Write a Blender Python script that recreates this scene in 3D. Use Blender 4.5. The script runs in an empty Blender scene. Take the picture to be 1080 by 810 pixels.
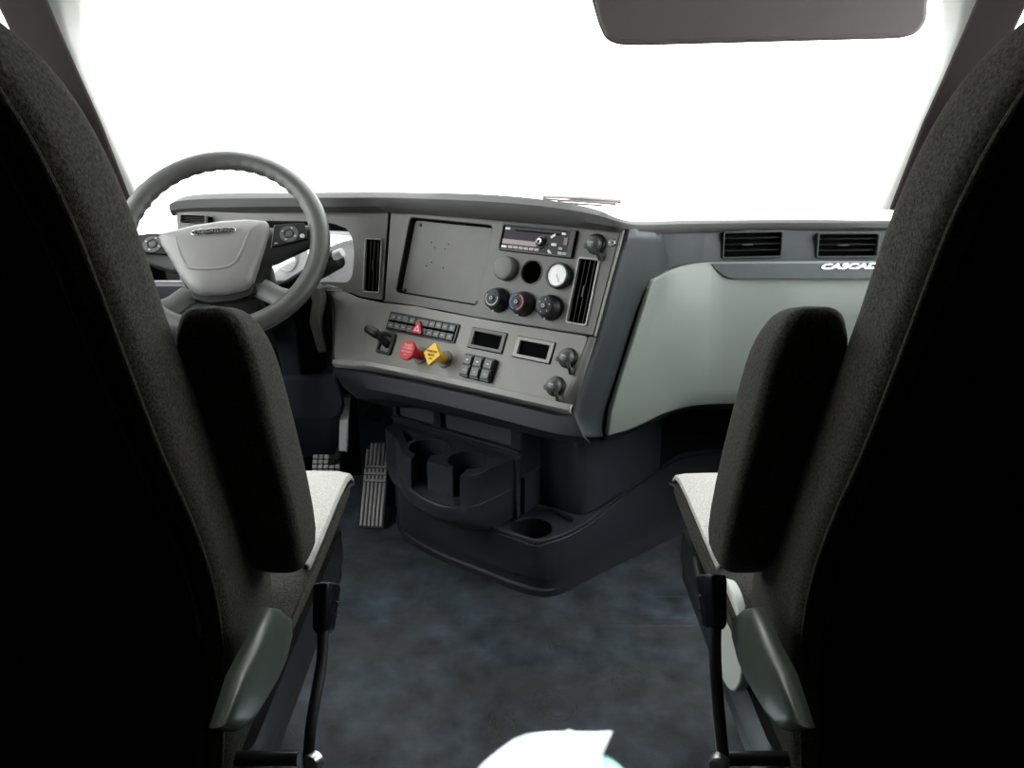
import bpy, bmesh, math, random
from mathutils import Vector, Matrix
random.seed(4)
PI = math.pi
C = bpy.context.scene.collection
# ------------------------------------------------------------------ camera
F = 840.0
PITCH = math.radians(19)
CAM = Vector((0, 0, 1.12))
cp, sp = math.cos(PITCH), math.sin(PITCH)
cd = bpy.data.cameras.new('camera'); cam = bpy.data.objects.new('camera', cd); C.objects.link(cam)
cd.sensor_width = 36; cd.lens = 36 * F / 1080; cd.clip_start = 0.02; cd.clip_end = 200
cam.location = CAM; cam.rotation_euler = (PI / 2 - PITCH, 0, 0)
bpy.context.scene.camera = cam

def ray(px, py):
    x = (px - 540) / F; y = (405 - py) / F
    return Vector((x, cp + y * sp, -sp + y * cp))
def at(px, py, Y): r = ray(px, py); return CAM + r * (Y / r.y)
def atX(px, py, X): r = ray(px, py); return CAM + r * (X / r.x)
def atZ(px, py, z): r = ray(px, py); return CAM + r * ((z - CAM.z) / r.z)
def hit(px, py, M):
    n = M.col[2].to_3d(); o = M.col[3].to_3d(); r = ray(px, py)
    return CAM + r * (((o - CAM).dot(n)) / r.dot(n))
def uv(px, py, M):
    p = M.inverted() @ hit(px, py, M); return (p.x, p.y)
def frame(origin, h, al, roll=0):
    """h: horizontal unit vector (to the right seen from the seats), al: lean of the face"""
    h = Vector(h).normalized(); nh = Vector((h.y, -h.x, 0)); z = Vector((0, 0, 1))
    if roll: pass
    n = nh * math.cos(al) + z * math.sin(al); v = z * math.cos(al) - nh * math.sin(al)
    M = Matrix((( h.x, v.x, n.x, origin[0]), (h.y, v.y, n.y, origin[1]), (h.z, v.z, n.z, origin[2]), (0, 0, 0, 1)))
    return M
TH = math.radians(35)
HS = Vector((math.cos(TH), -math.sin(TH), 0)); NH = Vector((-math.sin(TH), -math.cos(TH), 0))
O_U = Vector((0.0577, 1.6779, 0.858))
U = frame(O_U, HS, math.radians(20))
L = frame(hit(624, 354, U), HS, math.radians(29))
K = frame((O_U.x, O_U.y, 0), HS, 0)                       # console frame: u along, v = z, w outward
def off(M, u, v, w=0): return M @ Matrix.Translation((u, v, w))

# ------------------------------------------------------------------ materials
def mat(name, col, rough=.6, metal=0, bump=0, bscale=600, var=0, vscale=8, spec=.5, sheen=0, coat=0):
    m = bpy.data.materials.new(name); m.use_nodes = True; nt = m.node_tree
    b = nt.nodes['Principled BSDF']
    b.inputs['Base Color'].default_value = (*col, 1); b.inputs['Roughness'].default_value = rough
    b.inputs['Metallic'].default_value = metal; b.inputs['Specular IOR Level'].default_value = spec
    if sheen:
        b.inputs['Sheen Weight'].default_value = sheen; b.inputs['Sheen Roughness'].default_value = .5
    if coat: b.inputs['Coat Weight'].default_value = coat
    tc = nt.nodes.new('ShaderNodeTexCoord')
    if bump:
        n = nt.nodes.new('ShaderNodeTexNoise'); n.inputs['Scale'].default_value = bscale; n.inputs['Detail'].default_value = 3
        bp = nt.nodes.new('ShaderNodeBump'); bp.inputs['Strength'].default_value = bump; bp.inputs['Distance'].default_value = .001
        nt.links.new(tc.outputs['Object'], n.inputs['Vector']); nt.links.new(n.outputs['Fac'], bp.inputs['Height'])
        nt.links.new(bp.outputs['Normal'], b.inputs['Normal'])
    if var:
        n = nt.nodes.new('ShaderNodeTexNoise'); n.inputs['Scale'].default_value = vscale; n.inputs['Detail'].default_value = 6
        r = nt.nodes.new('ShaderNodeValToRGB')
        r.color_ramp.elements[0].position = .3; r.color_ramp.elements[1].position = .7
        r.color_ramp.elements[0].color = (*[c * (1 - var) for c in col], 1); r.color_ramp.elements[1].color = (*[min(1, c * (1 + var)) for c in col], 1)
        nt.links.new(tc.outputs['Object'], n.inputs['Vector']); nt.links.new(n.outputs['Fac'], r.inputs['Fac'])
        nt.links.new(r.outputs['Color'], b.inputs['Base Color'])
    return m
M_SILVER = mat('satin_grey_trim', (.205, .197, .176), .42, .0, .15, 900, .05, 30)
M_SILVER2 = mat('grey_panel_plastic', (.125, .122, .115), .5, 0, .2, 900, .05, 30)
M_PAD = mat('soft_dark_dash_pad', (.035, .034, .033), .6, 0, .5, 700)
M_DARK = mat('dark_blue_grey_plastic', (.024, .030, .032), .5, 0, .5, 600, spec=.35)
M_LOWER = mat('charcoal_console_plastic', (.034, .036, .045), .34, 0, .35, 700)
M_LIGHT = mat('pale_grey_green_plastic', (.195, .218, .195), .5, 0, .3, 700)
M_BLACK = mat('black_plastic', (.013, .013, .013), .4, 0, .2, 700, spec=.4)
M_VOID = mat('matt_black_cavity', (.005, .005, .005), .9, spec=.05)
M_GLOSS = mat('gloss_black', (.008, .008, .010), .25, spec=.15)
M_SLAT = mat('black_slat', (.008, .008, .008), .5, spec=.3)
M_SCREEN = mat('dark_screen', (.005, .005, .006), .4, spec=0)
M_ARM = mat('galvanised_arm', (.85, .85, .85), .4)
M_FASCIA = mat('dark_fascia_plastic', (.017, .019, .022), .5, 0, .4, 700)
M_CHROME = mat('brushed_chrome', (.75, .75, .76), .22, 1)
M_STEEL = mat('bare_steel', (.5, .5, .5), .35, 1, .2, 80)
M_FAB = mat('dark_seat_fabric', (.038, .036, .030), .95, 0, 1, 900, .7, 330, .1, .05)
M_FABL = mat('woven_seat_insert', (.56, .545, .51), .95, 0, 1, 1300, .3, 420, .1, .1)
M_FABB = mat('black_back_cloth', (.012, .011, .012), .95, 0, .6, 1000, .3, 300, .05)
M_RIM = mat('grey_wheel_leather', (.065, .065, .062), .32, 0, .5, 900)
M_PADC = mat('airbag_cover', (.185, .18, .173), .33, 0, .4, 900)
M_RED = mat('red_plastic', (.55, .02, .025), .4)
M_YEL = mat('yellow_plastic', (.75, .45, .02), .4)
M_WHITE = mat('white_marking', (.8, .8, .8), .5)
M_GREYM = mat('grey_marking', (.42, .42, .42), .5)
M_PAPER = mat('white_paper', (.93, .93, .93), .6, 0, .1, 60)
M_RUBBER = mat('floor_rubber', (.052, .070, .086), .55, 0, .9, 220, .7, 14)
M_TREAD = mat('worn_rubber_tread', (.50, .485, .47), .7, 0, .5, 300)
M_BLUE = mat('blue_marking', (.05, .15, .4), .5)
M_ROOF = mat('headliner_cloth', (.22, .21, .2), .9, 0, .3, 900)
M_WALL = mat('dark_wall_trim', (.045, .045, .045), .8, 0, .3, 500)
M_PILL = mat('pillar_trim', (.022, .017, .018), .8, 0, .3, 500, spec=.2)
M_PALE = mat('pale_pillar_cover', (.5, .52, .5), .7, 0, .3, 500)
M_VISOR = mat('visor_vinyl', (.13, .12, .115), .7, 0, .6, 500)
M_CASE = mat('recliner_cover_plastic', (.06, .075, .062), .33, 0, .2, 500)
M_GROUND = mat('outside_asphalt', (.13, .13, .13), .9, 0, .2, 20, .1, 3)
def two_tone(m, col2, scale, lo=.45, hi=.65):
    nt = m.node_tree; b = nt.nodes['Principled BSDF']; l = b.inputs['Base Color'].links[0]; src = l.from_socket
    tc = nt.nodes.new('ShaderNodeTexCoord'); n = nt.nodes.new('ShaderNodeTexNoise'); n.inputs['Scale'].default_value = scale; n.inputs['Detail'].default_value = 12; n.inputs['Roughness'].default_value = .78
    mp = nt.nodes.new('ShaderNodeMapping'); mp.inputs['Scale'].default_value = (1, 2.2, 1); nt.links.new(tc.outputs['Object'], mp.inputs['Vector'])
    mr = nt.nodes.new('ShaderNodeMapRange'); mr.inputs['From Min'].default_value = lo; mr.inputs['From Max'].default_value = hi
    mx = nt.nodes.new('ShaderNodeMix'); mx.data_type = 'RGBA'
    nt.links.new(mp.outputs['Vector'], n.inputs['Vector']); nt.links.new(n.outputs['Fac'], mr.inputs['Value']); nt.links.new(mr.outputs['Result'], mx.inputs['Factor'])
    nt.links.new(src, mx.inputs['A']); mx.inputs['B'].default_value = (*col2, 1); nt.links.new(mx.outputs['Result'], b.inputs['Base Color'])
two_tone(M_RUBBER, (.062, .056, .048), 3.0)
def glass(name, tint=(1, 1, 1), gl=.06):
    m = bpy.data.materials.new(name); m.use_nodes = True; nt = m.node_tree; nt.nodes.clear()
    o = nt.nodes.new('ShaderNodeOutputMaterial'); mx = nt.nodes.new('ShaderNodeMixShader'); t = nt.nodes.new('ShaderNodeBsdfTransparent')
    g = nt.nodes.new('ShaderNodeBsdfGlossy'); g.inputs['Roughness'].default_value = .02; t.inputs['Color'].default_value = (*tint, 1)
    mx.inputs['Fac'].default_value = gl
    nt.links.new(t.outputs[0], mx.inputs[1]); nt.links.new(g.outputs[0], mx.inputs[2]); nt.links.new(mx.outputs[0], o.inputs[0])
    return m
M_GLASS = glass('clear_window_glass', (.97, .98, .97), .04)
M_LENS = glass('clear_lens', (.95, .95, .95), .12)

# ------------------------------------------------------------------ object helpers
def empty(name, M, label=None, cat=None, group=None):
    o = bpy.data.objects.new(name, None); C.objects.link(o); o.empty_display_size = .05
    o.matrix_world = M if isinstance(M, Matrix) else Matrix.Translation(M)
    tag(o, label, cat, group); return o
def tag(o, label=None, cat=None, group=None, kind=None):
    if label: o['label'] = label
    if cat: o['category'] = cat
    if group: o['group'] = group
    if kind: o['kind'] = kind
    return o
ROOT = {}
def put(name, me, m, parent=None, world=False, bevel=0, seg=2, smooth=True, sub=0, solid=0, soff=-1, auto=40):
    """link mesh ME as one object; with a parent the coordinates are local to the thing's Empty (or world if world=True)"""
    if isinstance(me, bmesh.types.BMesh):
        bm = me; me = bpy.data.meshes.new(name)
        bmesh.ops.recalc_face_normals(bm, faces=bm.faces) if not solid else None
        bm.to_mesh(me); bm.free()
    if m: me.materials.clear(); me.materials.append(m)
    root = parent
    while root is not None and root.parent is not None: root = root.parent
    if world and root is not None:
        me.transform(root_matrix(root).inverted())
    o = bpy.data.objects.new(name, me); C.objects.link(o)
    if parent is not None: o.parent = parent
    if smooth:
        for p in me.polygons: p.use_smooth = True
    if solid:
        s = o.modifiers.new('solid', 'SOLIDIFY'); s.thickness = solid; s.offset = soff
    if bevel:
        b = o.modifiers.new('bevel', 'BEVEL'); b.width = bevel; b.segments = seg; b.limit_method = 'ANGLE'; b.angle_limit = math.radians(30)
        b.harden_normals = False
    if sub:
        s = o.modifiers.new('sub', 'SUBSURF'); s.levels = sub; s.render_levels = sub
    if smooth and not sub:
        e = None
        me.update()
        try:
            me.set_sharp_from_angle(angle=math.radians(auto))
        except Exception: pass
    return o
def root_matrix(o): return o.matrix_basis.copy()
def own(o):
    """a top-level mesh built in world coordinates: its origin moves to the middle of its base"""
    me = o.data; c = [v.co for v in me.vertices]
    lo = Vector([min(p[i] for p in c) for i in range(3)]); hi = Vector([max(p[i] for p in c) for i in range(3)])
    b = Vector(((lo.x + hi.x) / 2, (lo.y + hi.y) / 2, lo.z)); me.transform(Matrix.Translation(-b)); o.location = b; return o
def bx(bm, x0, x1, y0, y1, z0, z1, M=None):
    vs = [bm.verts.new(((M @ Vector(p)) if M else Vector(p))) for p in
          [(x0, y0, z0), (x1, y0, z0), (x1, y1, z0), (x0, y1, z0), (x0, y0, z1), (x1, y0, z1), (x1, y1, z1), (x0, y1, z1)]]
    for f in [(3, 2, 1, 0), (4, 5, 6, 7), (0, 1, 5, 4), (1, 2, 6, 5), (2, 3, 7, 6), (3, 0, 4, 7)]: bm.faces.new([vs[i] for i in f])
    return bm
def box(*a, M=None): return bx(bmesh.new(), *a, M=M)
def prism(poly, w0, w1, M=None, bm=None):
    bm = bm or bmesh.new(); tr = (lambda p: M @ Vector(p)) if M else Vector
    a = [bm.verts.new(tr((p[0], p[1], w0))) for p in poly]; b = [bm.verts.new(tr((p[0], p[1], w1))) for p in poly]
    n = len(poly); bm.faces.new(a[::-1]); bm.faces.new(b)
    for i in range(n): j = (i + 1) % n; bm.faces.new([a[i], a[j], b[j], b[i]])
    return bm
def loft(rings, closed=True, caps=True, bm=None):
    bm = bm or bmesh.new(); R = [[bm.verts.new(Vector(p)) for p in r] for r in rings]
    n = len(R[0])
    for i in range(len(R) - 1):
        for j in range(n if closed else n - 1):
            k = (j + 1) % n; bm.faces.new([R[i][j], R[i][k], R[i + 1][k], R[i + 1][j]])
    if caps and closed: bm.faces.new(R[0][::-1]); bm.faces.new(R[-1])
    return bm
def grid(rows): return loft(rows, closed=False, caps=False)
def lathe(prof, n=32, M=None, bm=None):
    """prof: (r, w) pairs round the local w axis"""
    bm = bm or bmesh.new(); tr = (lambda p: M @ Vector(p)) if M else Vector
    R = []
    for r, w in prof:
        if r < 1e-6: R.append([bm.verts.new(tr((0, 0, w)))])
        else: R.append([bm.verts.new(tr((r * math.cos(2 * PI * i / n), r * math.sin(2 * PI * i / n), w))) for i in range(n)])
    for a, b in zip(R, R[1:]):
        for i in range(n):
            j = (i + 1) % n
            if len(a) == 1 and len(b) == 1: break
            if len(a) == 1: bm.faces.new([a[0], b[i], b[j]])
            elif len(b) == 1: bm.faces.new([a[i], a[j], b[0]])
            else: bm.faces.new([a[i], a[j], b[j], b[i]])
    return bm
def catmull(pts, k=6, closed=False):
    P = [Vector(p) for p in pts]; n = len(P); out = []
    rng = range(n if closed else n - 1)
    for i in rng:
        g = lambda j: P[j % n] if closed else P[max(0, min(n - 1, j))]
        a, b, c, d = g(i - 1), g(i), g(i + 1), g(i + 2)
        for s in range(k):
            t = s / k; out.append(.5 * ((2 * b) + (c - a) * t + (2 * a - 5 * b + 4 * c - d) * t * t + (3 * b - a - 3 * c + d) * t ** 3))
    if not closed: out.append(P[-1])
    return out
def tube(pts, r, n=12, bm=None, closed=False, flat=1.0):
    P = [Vector(p) for p in pts]; rs = r if isinstance(r, (list, tuple)) else [r] * len(P)
    rings = []; up = None
    for i, p in enumerate(P):
        if closed: t = (P[(i + 1) % len(P)] - P[i - 1]).normalized()
        else: t = (P[min(i + 1, len(P) - 1)] - P[max(i - 1, 0)]).normalized()
        if up is None:
            up = Vector((0, 0, 1)) if abs(t.z) < .9 else Vector((0, 1, 0))
        s = t.cross(up).normalized(); up = s.cross(t).normalized()
        rings.append([p + (s * math.cos(2 * PI * k / n) * flat + up * math.sin(2 * PI * k / n)) * rs[i] for k in range(n)])
    if closed: rings.append(rings[0]); return loft_closed(rings[:-1], bm)
    return loft(rings, bm=bm)
def loft_closed(rings, bm=None):
    bm = bm or bmesh.new(); R = [[bm.verts.new(p) for p in r] for r in rings]; n = len(R[0]); m = len(R)
    for i in range(m):
        a, b = R[i], R[(i + 1) % m]
        for j in range(n): k = (j + 1) % n; bm.faces.new([a[j], a[k], b[k], b[j]])
    return bm
def rrect(x0, x1, y0, y1, r, k=4):
    out = []
    for cx, cy, a0 in ((x1 - r, y1 - r, 0), (x0 + r, y1 - r, 90), (x0 + r, y0 + r, 180), (x1 - r, y0 + r, 270)):
        for i in range(k + 1):
            a = math.radians(a0 + 90 * i / k); out.append((cx + r * math.cos(a), cy + r * math.sin(a)))
    return out
def rpoly(pts, r=.006, k=3):
    """round the corners of a polygon"""
    out = []; n = len(pts); P = [Vector((p[0], p[1])) for p in pts]
    for i in range(n):
        a, b, c = P[i - 1], P[i], P[(i + 1) % n]
        d1 = (a - b); d2 = (c - b); rr = min(r, d1.length * .45, d2.length * .45)
        p, q = b + d1.normalized() * rr, b + d2.normalized() * rr
        for s in range(k + 1):
            t = s / k; out.append(tuple((p * (1 - t) ** 2 + b * 2 * t * (1 - t) + q * t * t)))
    return out
def plate(outer, holes, depth, bev=0.0):
    """a flat panel with openings, front face at w=0, thickness goes to -depth: made as a filled 2D curve, turned into a mesh"""
    cu = bpy.data.curves.new('tmp', 'CURVE'); cu.dimensions = '2D'; cu.fill_mode = 'BOTH'; cu.extrude = depth / 2 - bev; cu.bevel_depth = bev; cu.bevel_resolution = 2
    for loop in [outer] + list(holes):
        s = cu.splines.new('POLY'); s.points.add(len(loop) - 1)
        for i, p in enumerate(loop): s.points[i].co = (p[0], p[1], 0, 1)
        s.use_cyclic_u = True
    if bev: cu.offset = -bev
    o = bpy.data.objects.new('tmp', cu); C.objects.link(o)
    dg = bpy.context.evaluated_depsgraph_get(); me = bpy.data.meshes.new_from_object(o.evaluated_get(dg))
    bpy.data.objects.remove(o); bpy.data.curves.remove(cu)
    me.transform(Matrix.Translation((0, 0, -depth / 2))); return me
def text_mesh(s, size, depth=.0006, bold=0, M=None, align='CENTER', space=1.0, shear=0, width=None):
    cu = bpy.data.curves.new('tmp', 'FONT'); cu.body = s; cu.size = size; cu.extrude = depth; cu.offset = bold; cu.align_x = align; cu.align_y = 'CENTER'
    cu.space_character = space; cu.shear = shear; cu.resolution_u = 3
    o = bpy.data.objects.new('tmp', cu); C.objects.link(o)
    dg = bpy.context.evaluated_depsgraph_get(); dg.update(); me = bpy.data.meshes.new_from_object(o.evaluated_get(dg))
    bpy.data.objects.remove(o); bpy.data.curves.remove(cu)
    if width:
        xs = [v.co.x for v in me.vertices]; w = max(xs) - min(xs); me.transform(Matrix.Diagonal((width / w, 1, 1, 1)))
    if M: me.transform(M)
    return me
def cutter(poly, z0, z1, M_=None):
    M_ = M_ or Matrix(((HS.x, NH.x, 0, O_U.x), (HS.y, NH.y, 0, O_U.y), (0, 0, 1, 0), (0, 0, 0, 1)))
    bm = loft([[(M_ @ Vector((u, w, z))) for u, w in poly] for z in (z0, z1)]); bmesh.ops.recalc_face_normals(bm, faces=bm.faces)
    me = bpy.data.meshes.new('c'); bm.to_mesh(me); bm.free(); o = bpy.data.objects.new('c', me); C.objects.link(o); return o
def bool_cut(o, cutters, m_=None):
    for c in cutters:
        m = o.modifiers.new('b', 'BOOLEAN'); m.operation = 'DIFFERENCE'; m.solver = 'EXACT'; m.object = c
    dg = bpy.context.evaluated_depsgraph_get(); dg.update(); me = bpy.data.meshes.new_from_object(o.evaluated_get(dg))
    o.modifiers.clear(); o.data = me
    for c in cutters: bpy.data.objects.remove(c)
    me.materials.clear(); me.materials.append(m_ or M_LOWER)
    me.update(); me.set_sharp_from_angle(angle=math.radians(35))
def PU(*pts, M=U): return [uv(x, y, M) for x, y in pts]
def center(p): return (sum(a[0] for a in p) / len(p), sum(a[1] for a in p) / len(p))
ID = Matrix.Identity(4)

# ================================================================== SETTING
def struct(name, bm, m, **k):
    o = put(name, bm, m, **k); o['kind'] = 'structure'; return o
struct('ground', box(-60, 60, -60, 60, -1.5, -1.4), M_GROUND)
struct('floor', box(-1.1, 1.1, -1.2, 2.75, -.06, 0), M_RUBBER)
for s, nm in ((-1, 'left'), (1, 'right')):
    bm = bmesh.new(); X0, X1 = (1.08 * s, 1.14 * s) if s > 0 else (-1.14, -1.08)
    bx(bm, X0, X1, -1.2, .75, 0, 2.1); bx(bm, X0, X1, .75, 2.75, 0, .74)
    bx(bm, X0, X1, .75, 2.75, 1.62, 2.1); bx(bm, X0, X1, 1.98, 2.10, .74, 1.62)
    struct('wall_' + nm, bm, M_WALL)
    # door glass
    struct('window_%d' % (2 if s < 0 else 3), box(1.10 * s - .003, 1.10 * s + .003, .75, 1.98, .74, 1.62), M_GLASS)
struct('wall_back', box(-1.14, 1.14, -1.26, -1.2, 0, 2.1), M_WALL)
SUN = Vector((.05, .16, -1))                       # the way the sunlight travels
def roof(px, py): p = atZ(px, py, .005); return (p.x - SUN.x * 2.1, p.y - SUN.y * 2.1)
h_a = [(500, 816), (513, 802), (528, 790), (543, 779), (556, 774), (575, 772), (596, 771.5), (600, 769.5), (606, 771.5), (628, 772), (646, 770.5), (640, 783), (635, 795), (636, 810), (640, 850), (500, 850)]
h_b = [(637, 796), (645, 801), (653, 807), (664, 818), (664, 850), (641, 850), (637, 810)]
h_a = [roof(*p) for p in h_a]; h_b = [roof(*p) for p in h_b]
me = plate([(-1.14, -1.2), (1.14, -1.2), (1.14, 1.95), (-1.14, 1.95)], [h_a, h_b], .03); me.transform(Matrix.Translation((0, 0, 2.13)))  # ceiling holes added in the outline of the sunlit floor patch
struct('ceiling', me, M_ROOF)
struct('window_4', prism(h_a, 2.112, 2.116), M_GLASS); struct('window_5', prism(h_b, 2.112, 2.116), glass('green_tinted_glass', (.62, .80, .72), .05))  # panes of the added, unseen roof openings that shape the sun patch
bm = prism([(1.62, 1.60), (1.62, 2.1), (1.90, 2.1), (1.86, 1.60), (1.80, 1.52)], -1.10, 1.10, Matrix(((0, 0, 1, 0), (1, 0, 0, 0), (0, 1, 0, 0), (0, 0, 0, 1))))
struct('wall_front', bm, M_ROOF, bevel=.02)
struct('wall_front.001', box(-1.1, 1.1, 2.66, 2.72, 0, .745), M_WALL)
# windshield between the deck and the header
bm = grid([[(x, 2.74 - .10 * abs(x) ** 2, .76) for x in [-1.08 + .12 * i for i in range(19)]],
           [(x, 2.28 - .09 * abs(x) ** 2, 1.18) for x in [-1.08 + .12 * i for i in range(19)]],
           [(x, 1.86 - .03 * abs(x) ** 2, 1.56) for x in [-1.08 + .12 * i for i in range(19)]]])
struct('window_1', bm, M_GLASS, solid=.006)
# A pillars: dark inner trim and a pale cover toward the glass
def pillar(s):
    def pt(px, py, Y): p = at(px, py, Y); return p
    f = lambda d, w: None
    # inner edge line of dark trim, bottom to top, at the photo's left; right is its mirror image
    A = [at(143, 222, 2.30), at(108, 131, 2.1), at(84, 78, 2.0), at(64, 32, 1.93), at(48, -6, 1.87), at(22, -60, 1.80)]
    A.append(A[-1] + (A[-1] - A[-2]) * 2.2)
    rings = []
    for p in A:
        w = .03; d = .10
        q = [(0, 0), (-.05, -.03), (-.06 - w, -.05), (-.06 - w, d), (-.055, d)]
        rings.append([(s * -(p.x + a), p.y + b, p.z) for a, b in q])
    o = struct('trim_%d' % (1 if s < 0 else 2), loft(rings), M_PILL, bevel=.008)
    rings = []
    for (a, b, Y) in [((143, 222), (160, 226), 2.34), ((108, 131), (120, 134), 2.15), ((84, 78), (98, 82), 2.05), ((64, 32), (84, 34), 1.98), ((48, -6), (83, -6), 1.92), ((22, -60), (80, -60), 1.85), ((-40, -185), (20, -185), 1.72)]:
        p = at(*a, Y); q = at(*b, Y + .06)
        rings.append([(s * -(p.x - .01), p.y, p.z), (s * -((p.x + q.x) / 2), p.y + .015, p.z), (s * -q.x, q.y, p.z), (s * -(q.x), q.y + .02, p.z), (s * -(p.x - .01), p.y + .05, p.z)])
    struct('trim_%d' % (3 if s < 0 else 4), loft(rings), M_PALE, bevel=.006)
pillar(-1); pillar(1)
# door lower sill plate seen under the driver seat
struct('trim_5', box(-1.08, -.80, .70, 1.60, 0, .02), M_PALE, bevel=.006)

# ================================================================== DASHBOARD
dash = empty('dashboard', Vector((0, 2.1, .3)), 'wide wraparound dashboard in dark and grey plastic, running below the windshield', 'dashboard')
def dpart(name, me, m, par=None, **k): return put(name, me, m, par or dash, world=True, **k)
def onU(px, py, w=0, M=U): return hit(px, py, M) + M.col[2].to_3d() * w
# --- top pad, front lip and deck (rows run from lower inner edge forward to the glass)
cols = [  # px, Y, y_low, y_top
    (184, 2.13, 225, 213), (196, 2.12, 223, 208.5), (230, 2.09, 222, 206), (300, 2.02, 221, 205.5), (360, 1.96, 221, 205), (411, None, 221, 205), (470, None, 224.5, 206), (520, None, 228.5, 208),
    (565, None, 232, 212), (600, None, 235.5, 217), (630, None, 238.5, 224), (652, None, 241.5, 233),
    (672, 1.66, 243, 236.5), (705, 1.80, 243, 235.5), (760, 1.93, 242, 234.5), (860, 1.97, 241, 234), (935, 1.98, 241, 235), (1010, 1.98, 242, 236), (1078, 1.98, 243, 237)]
rows = [[] for _ in range(7)]
for px, Y, yl, yt in cols:
    lo = hit(px, yl, U) if Y is None else at(px, yl, Y)
    hi = at(px, yt, lo.y - .012)
    zt = hi.z; zl = lo.z; hgt = zt - zl
    xw = max(-1.06, min(1.06, lo.x * (1 + .0)))
    proj = .022 if hgt > .02 else .010
    rows[0].append((lo.x, lo.y + .02, zl + .001)); rows[1].append((lo.x, lo.y - proj * .55, zl - .002))
    rows[2].append((lo.x, lo.y - proj, zl + hgt * .3)); rows[3].append((lo.x, lo.y - proj * .9, zl + hgt * .75))
    rows[4].append((hi.x, lo.y, zt)); rows[5].append((hi.x, lo.y + .06, zt - .010)); rows[6].append((hi.x * .999, 2.66, .745))
rows = [catmull(r, 3) for r in rows]
dpart('top_pad', grid(rows), M_PAD, solid=.004, soff=1)
# --- upper centre panel with openings
rad_c = PU((533.3, 236.7), (610.3, 242.8), (601.9, 272.8), (527.5, 264.4)); rc = center(rad_c); RW, RH = .184, .0575
def rect(c, w, h, r=.004): return rrect(c[0] - w / 2, c[0] + w / 2, c[1] - h / 2, c[1] + h / 2, r)
pl_c = PU((431.7, 228.9), (521.9, 235), (501.9, 323.3), (417.2, 309.4)); pc = center(pl_c)
pl_w = .243; pl_h = .181
vt_c = center(PU((611.1, 271.4), (633.9, 273.9), (618, 343.3), (597.2, 340)))
VW, VH = .050, .137
g_pos = {k: uv(*p, off(U, 0, 0, 0 if k == 'hole' else (.005 if k in ('cap', 'gauge') else .009))) for k, p in dict(cap=(533.5, 283), hole=(560.5, 287), gauge=(589.5, 291), fan=(524.5, 316), temp=(550.5, 320), mode=(579, 324)).items()}
circ = lambda c, r, n=32: [(c[0] + r * math.cos(2 * PI * i / n), c[1] + r * math.sin(2 * PI * i / n)) for i in range(n)]
outU = rpoly(PU((412.5, 221.5), (655, 241.5), (625.5, 353.5), (500, 334), (470, 328), (405.6, 317)), .004)
me = plate(outU, [rect(pc, pl_w, pl_h, .01), rect(rc, RW, RH, .003), circ(g_pos['hole'], .0245), rect(vt_c, VW - .006, VH - .006, .006)], .012, .001)
me.transform(U); dpart('centre_panel', me, M_SILVER2)
me = plate(rpoly(PU((655.8, 241.8), (657.8, 242), (628, 354.5), (626.4, 354)), .001), [], .010); me.transform(U); dpart('panel_edge_strip', me, M_SILVER)
bk = box(-.45, .13, -.17, .04, -.09, -.06, M=U); dpart('inner_frame', bk, M_VOID, smooth=False)
# recessed blank plate
rf = dpart('blank_plate', prism(rect(pc, pl_w - .009, pl_h - .009, .009), -.024, -.016, U), M_SILVER2, bevel=.001)
walls = plate(rect(pc, pl_w + .002, pl_h + .002, .01), [rect(pc, pl_w - .002, pl_h - .002, .01)], .022); walls.transform(off(U, 0, 0, -.0015)); dpart('plate_surround', walls, M_BLACK, par=rf)
for p in ((439, 235.5), (516, 242), (498.5, 318), (422.5, 305)):
    c = uv(*p, U); dpart('screw', lathe([(0, .003), (.0035, .0025), (.0045, 0), (.0045, -.002)], 12, off(U, c[0], c[1], -.015)), M_BLACK, par=rf)
for p in ((453.6, 255), (457, 260.5), (467.5, 262.2), (471.4, 257), (453.5, 276.2), (448.2, 279.8), (465.8, 282)):
    c = uv(*p, off(U, 0, 0, -.01)); dpart('bolt_hole', lathe([(0, .0003), (.0017, .0003), (.0017, -.001)], 10, off(U, c[0], c[1], -.0157)), M_VOID, par=rf)
# --- lower silver panel
def L_0(x, y, w): return onU(x, y, w, L)
outL = [(330, 303.5), (345, 300.5), (360, 305), (378, 314), (404, 319.5), (440, 323), (470, 329.5), (520, 338.5), (560, 345), (621, 354.7), (594, 426), (588, 424.6), (540, 414), (470, 398.5), (398, 384), (376, 381), (352.5, 380), (352.5, 318), (348, 309), (331, 309)]
bank = PU((409.7, 328), (488.9, 342.8), (483.3, 362.8), (404.7, 348.3), M=L); bc = center(bank)
d1 = center(PU((498.6, 346.1), (535.8, 353.3), (529.7, 372.5), (493, 365), M=L)); d2 = center(PU((546.4, 355.8), (586.7, 362.8), (579.7, 383.6), (540.3, 374.7), M=L))
me = plate(rpoly([uv(*p, L) for p in outL], .01, 3), [rect(bc, .205, .043), rect(d1, .088, .040), rect(d2, .088, .040)], .012, .0012)
me.transform(L); dpart('lower_panel', me, M_SILVER)
dpart('inner_frame', box(-.50, -.03, -.12, -.01, -.07, -.05, M=L), M_VOID, smooth=False)
ft = [[L_0(627.5, 356, -.006), L_0(616, 392, -.006), L_0(604, 430, -.008)], [L_0(621.5, 355, -.0005), L_0(607.5, 391, -.0005), L_0(592, 427, -.0005)]]
dpart('corner_facet', grid(ft), M_DARK if False else M_SILVER2, solid=.003)
# step between the two panels
st = []
for dw in (-.012, -.001):
    st.append([onU(x, y, dw, U if dw > -.01 else L) for x, y in ((404, 317.6), (440, 321.5), (470, 328), (500, 334), (560, 343.5), (626, 354.5))])
dpart('panel_step', grid(st), M_SILVER, solid=.003)
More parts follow.
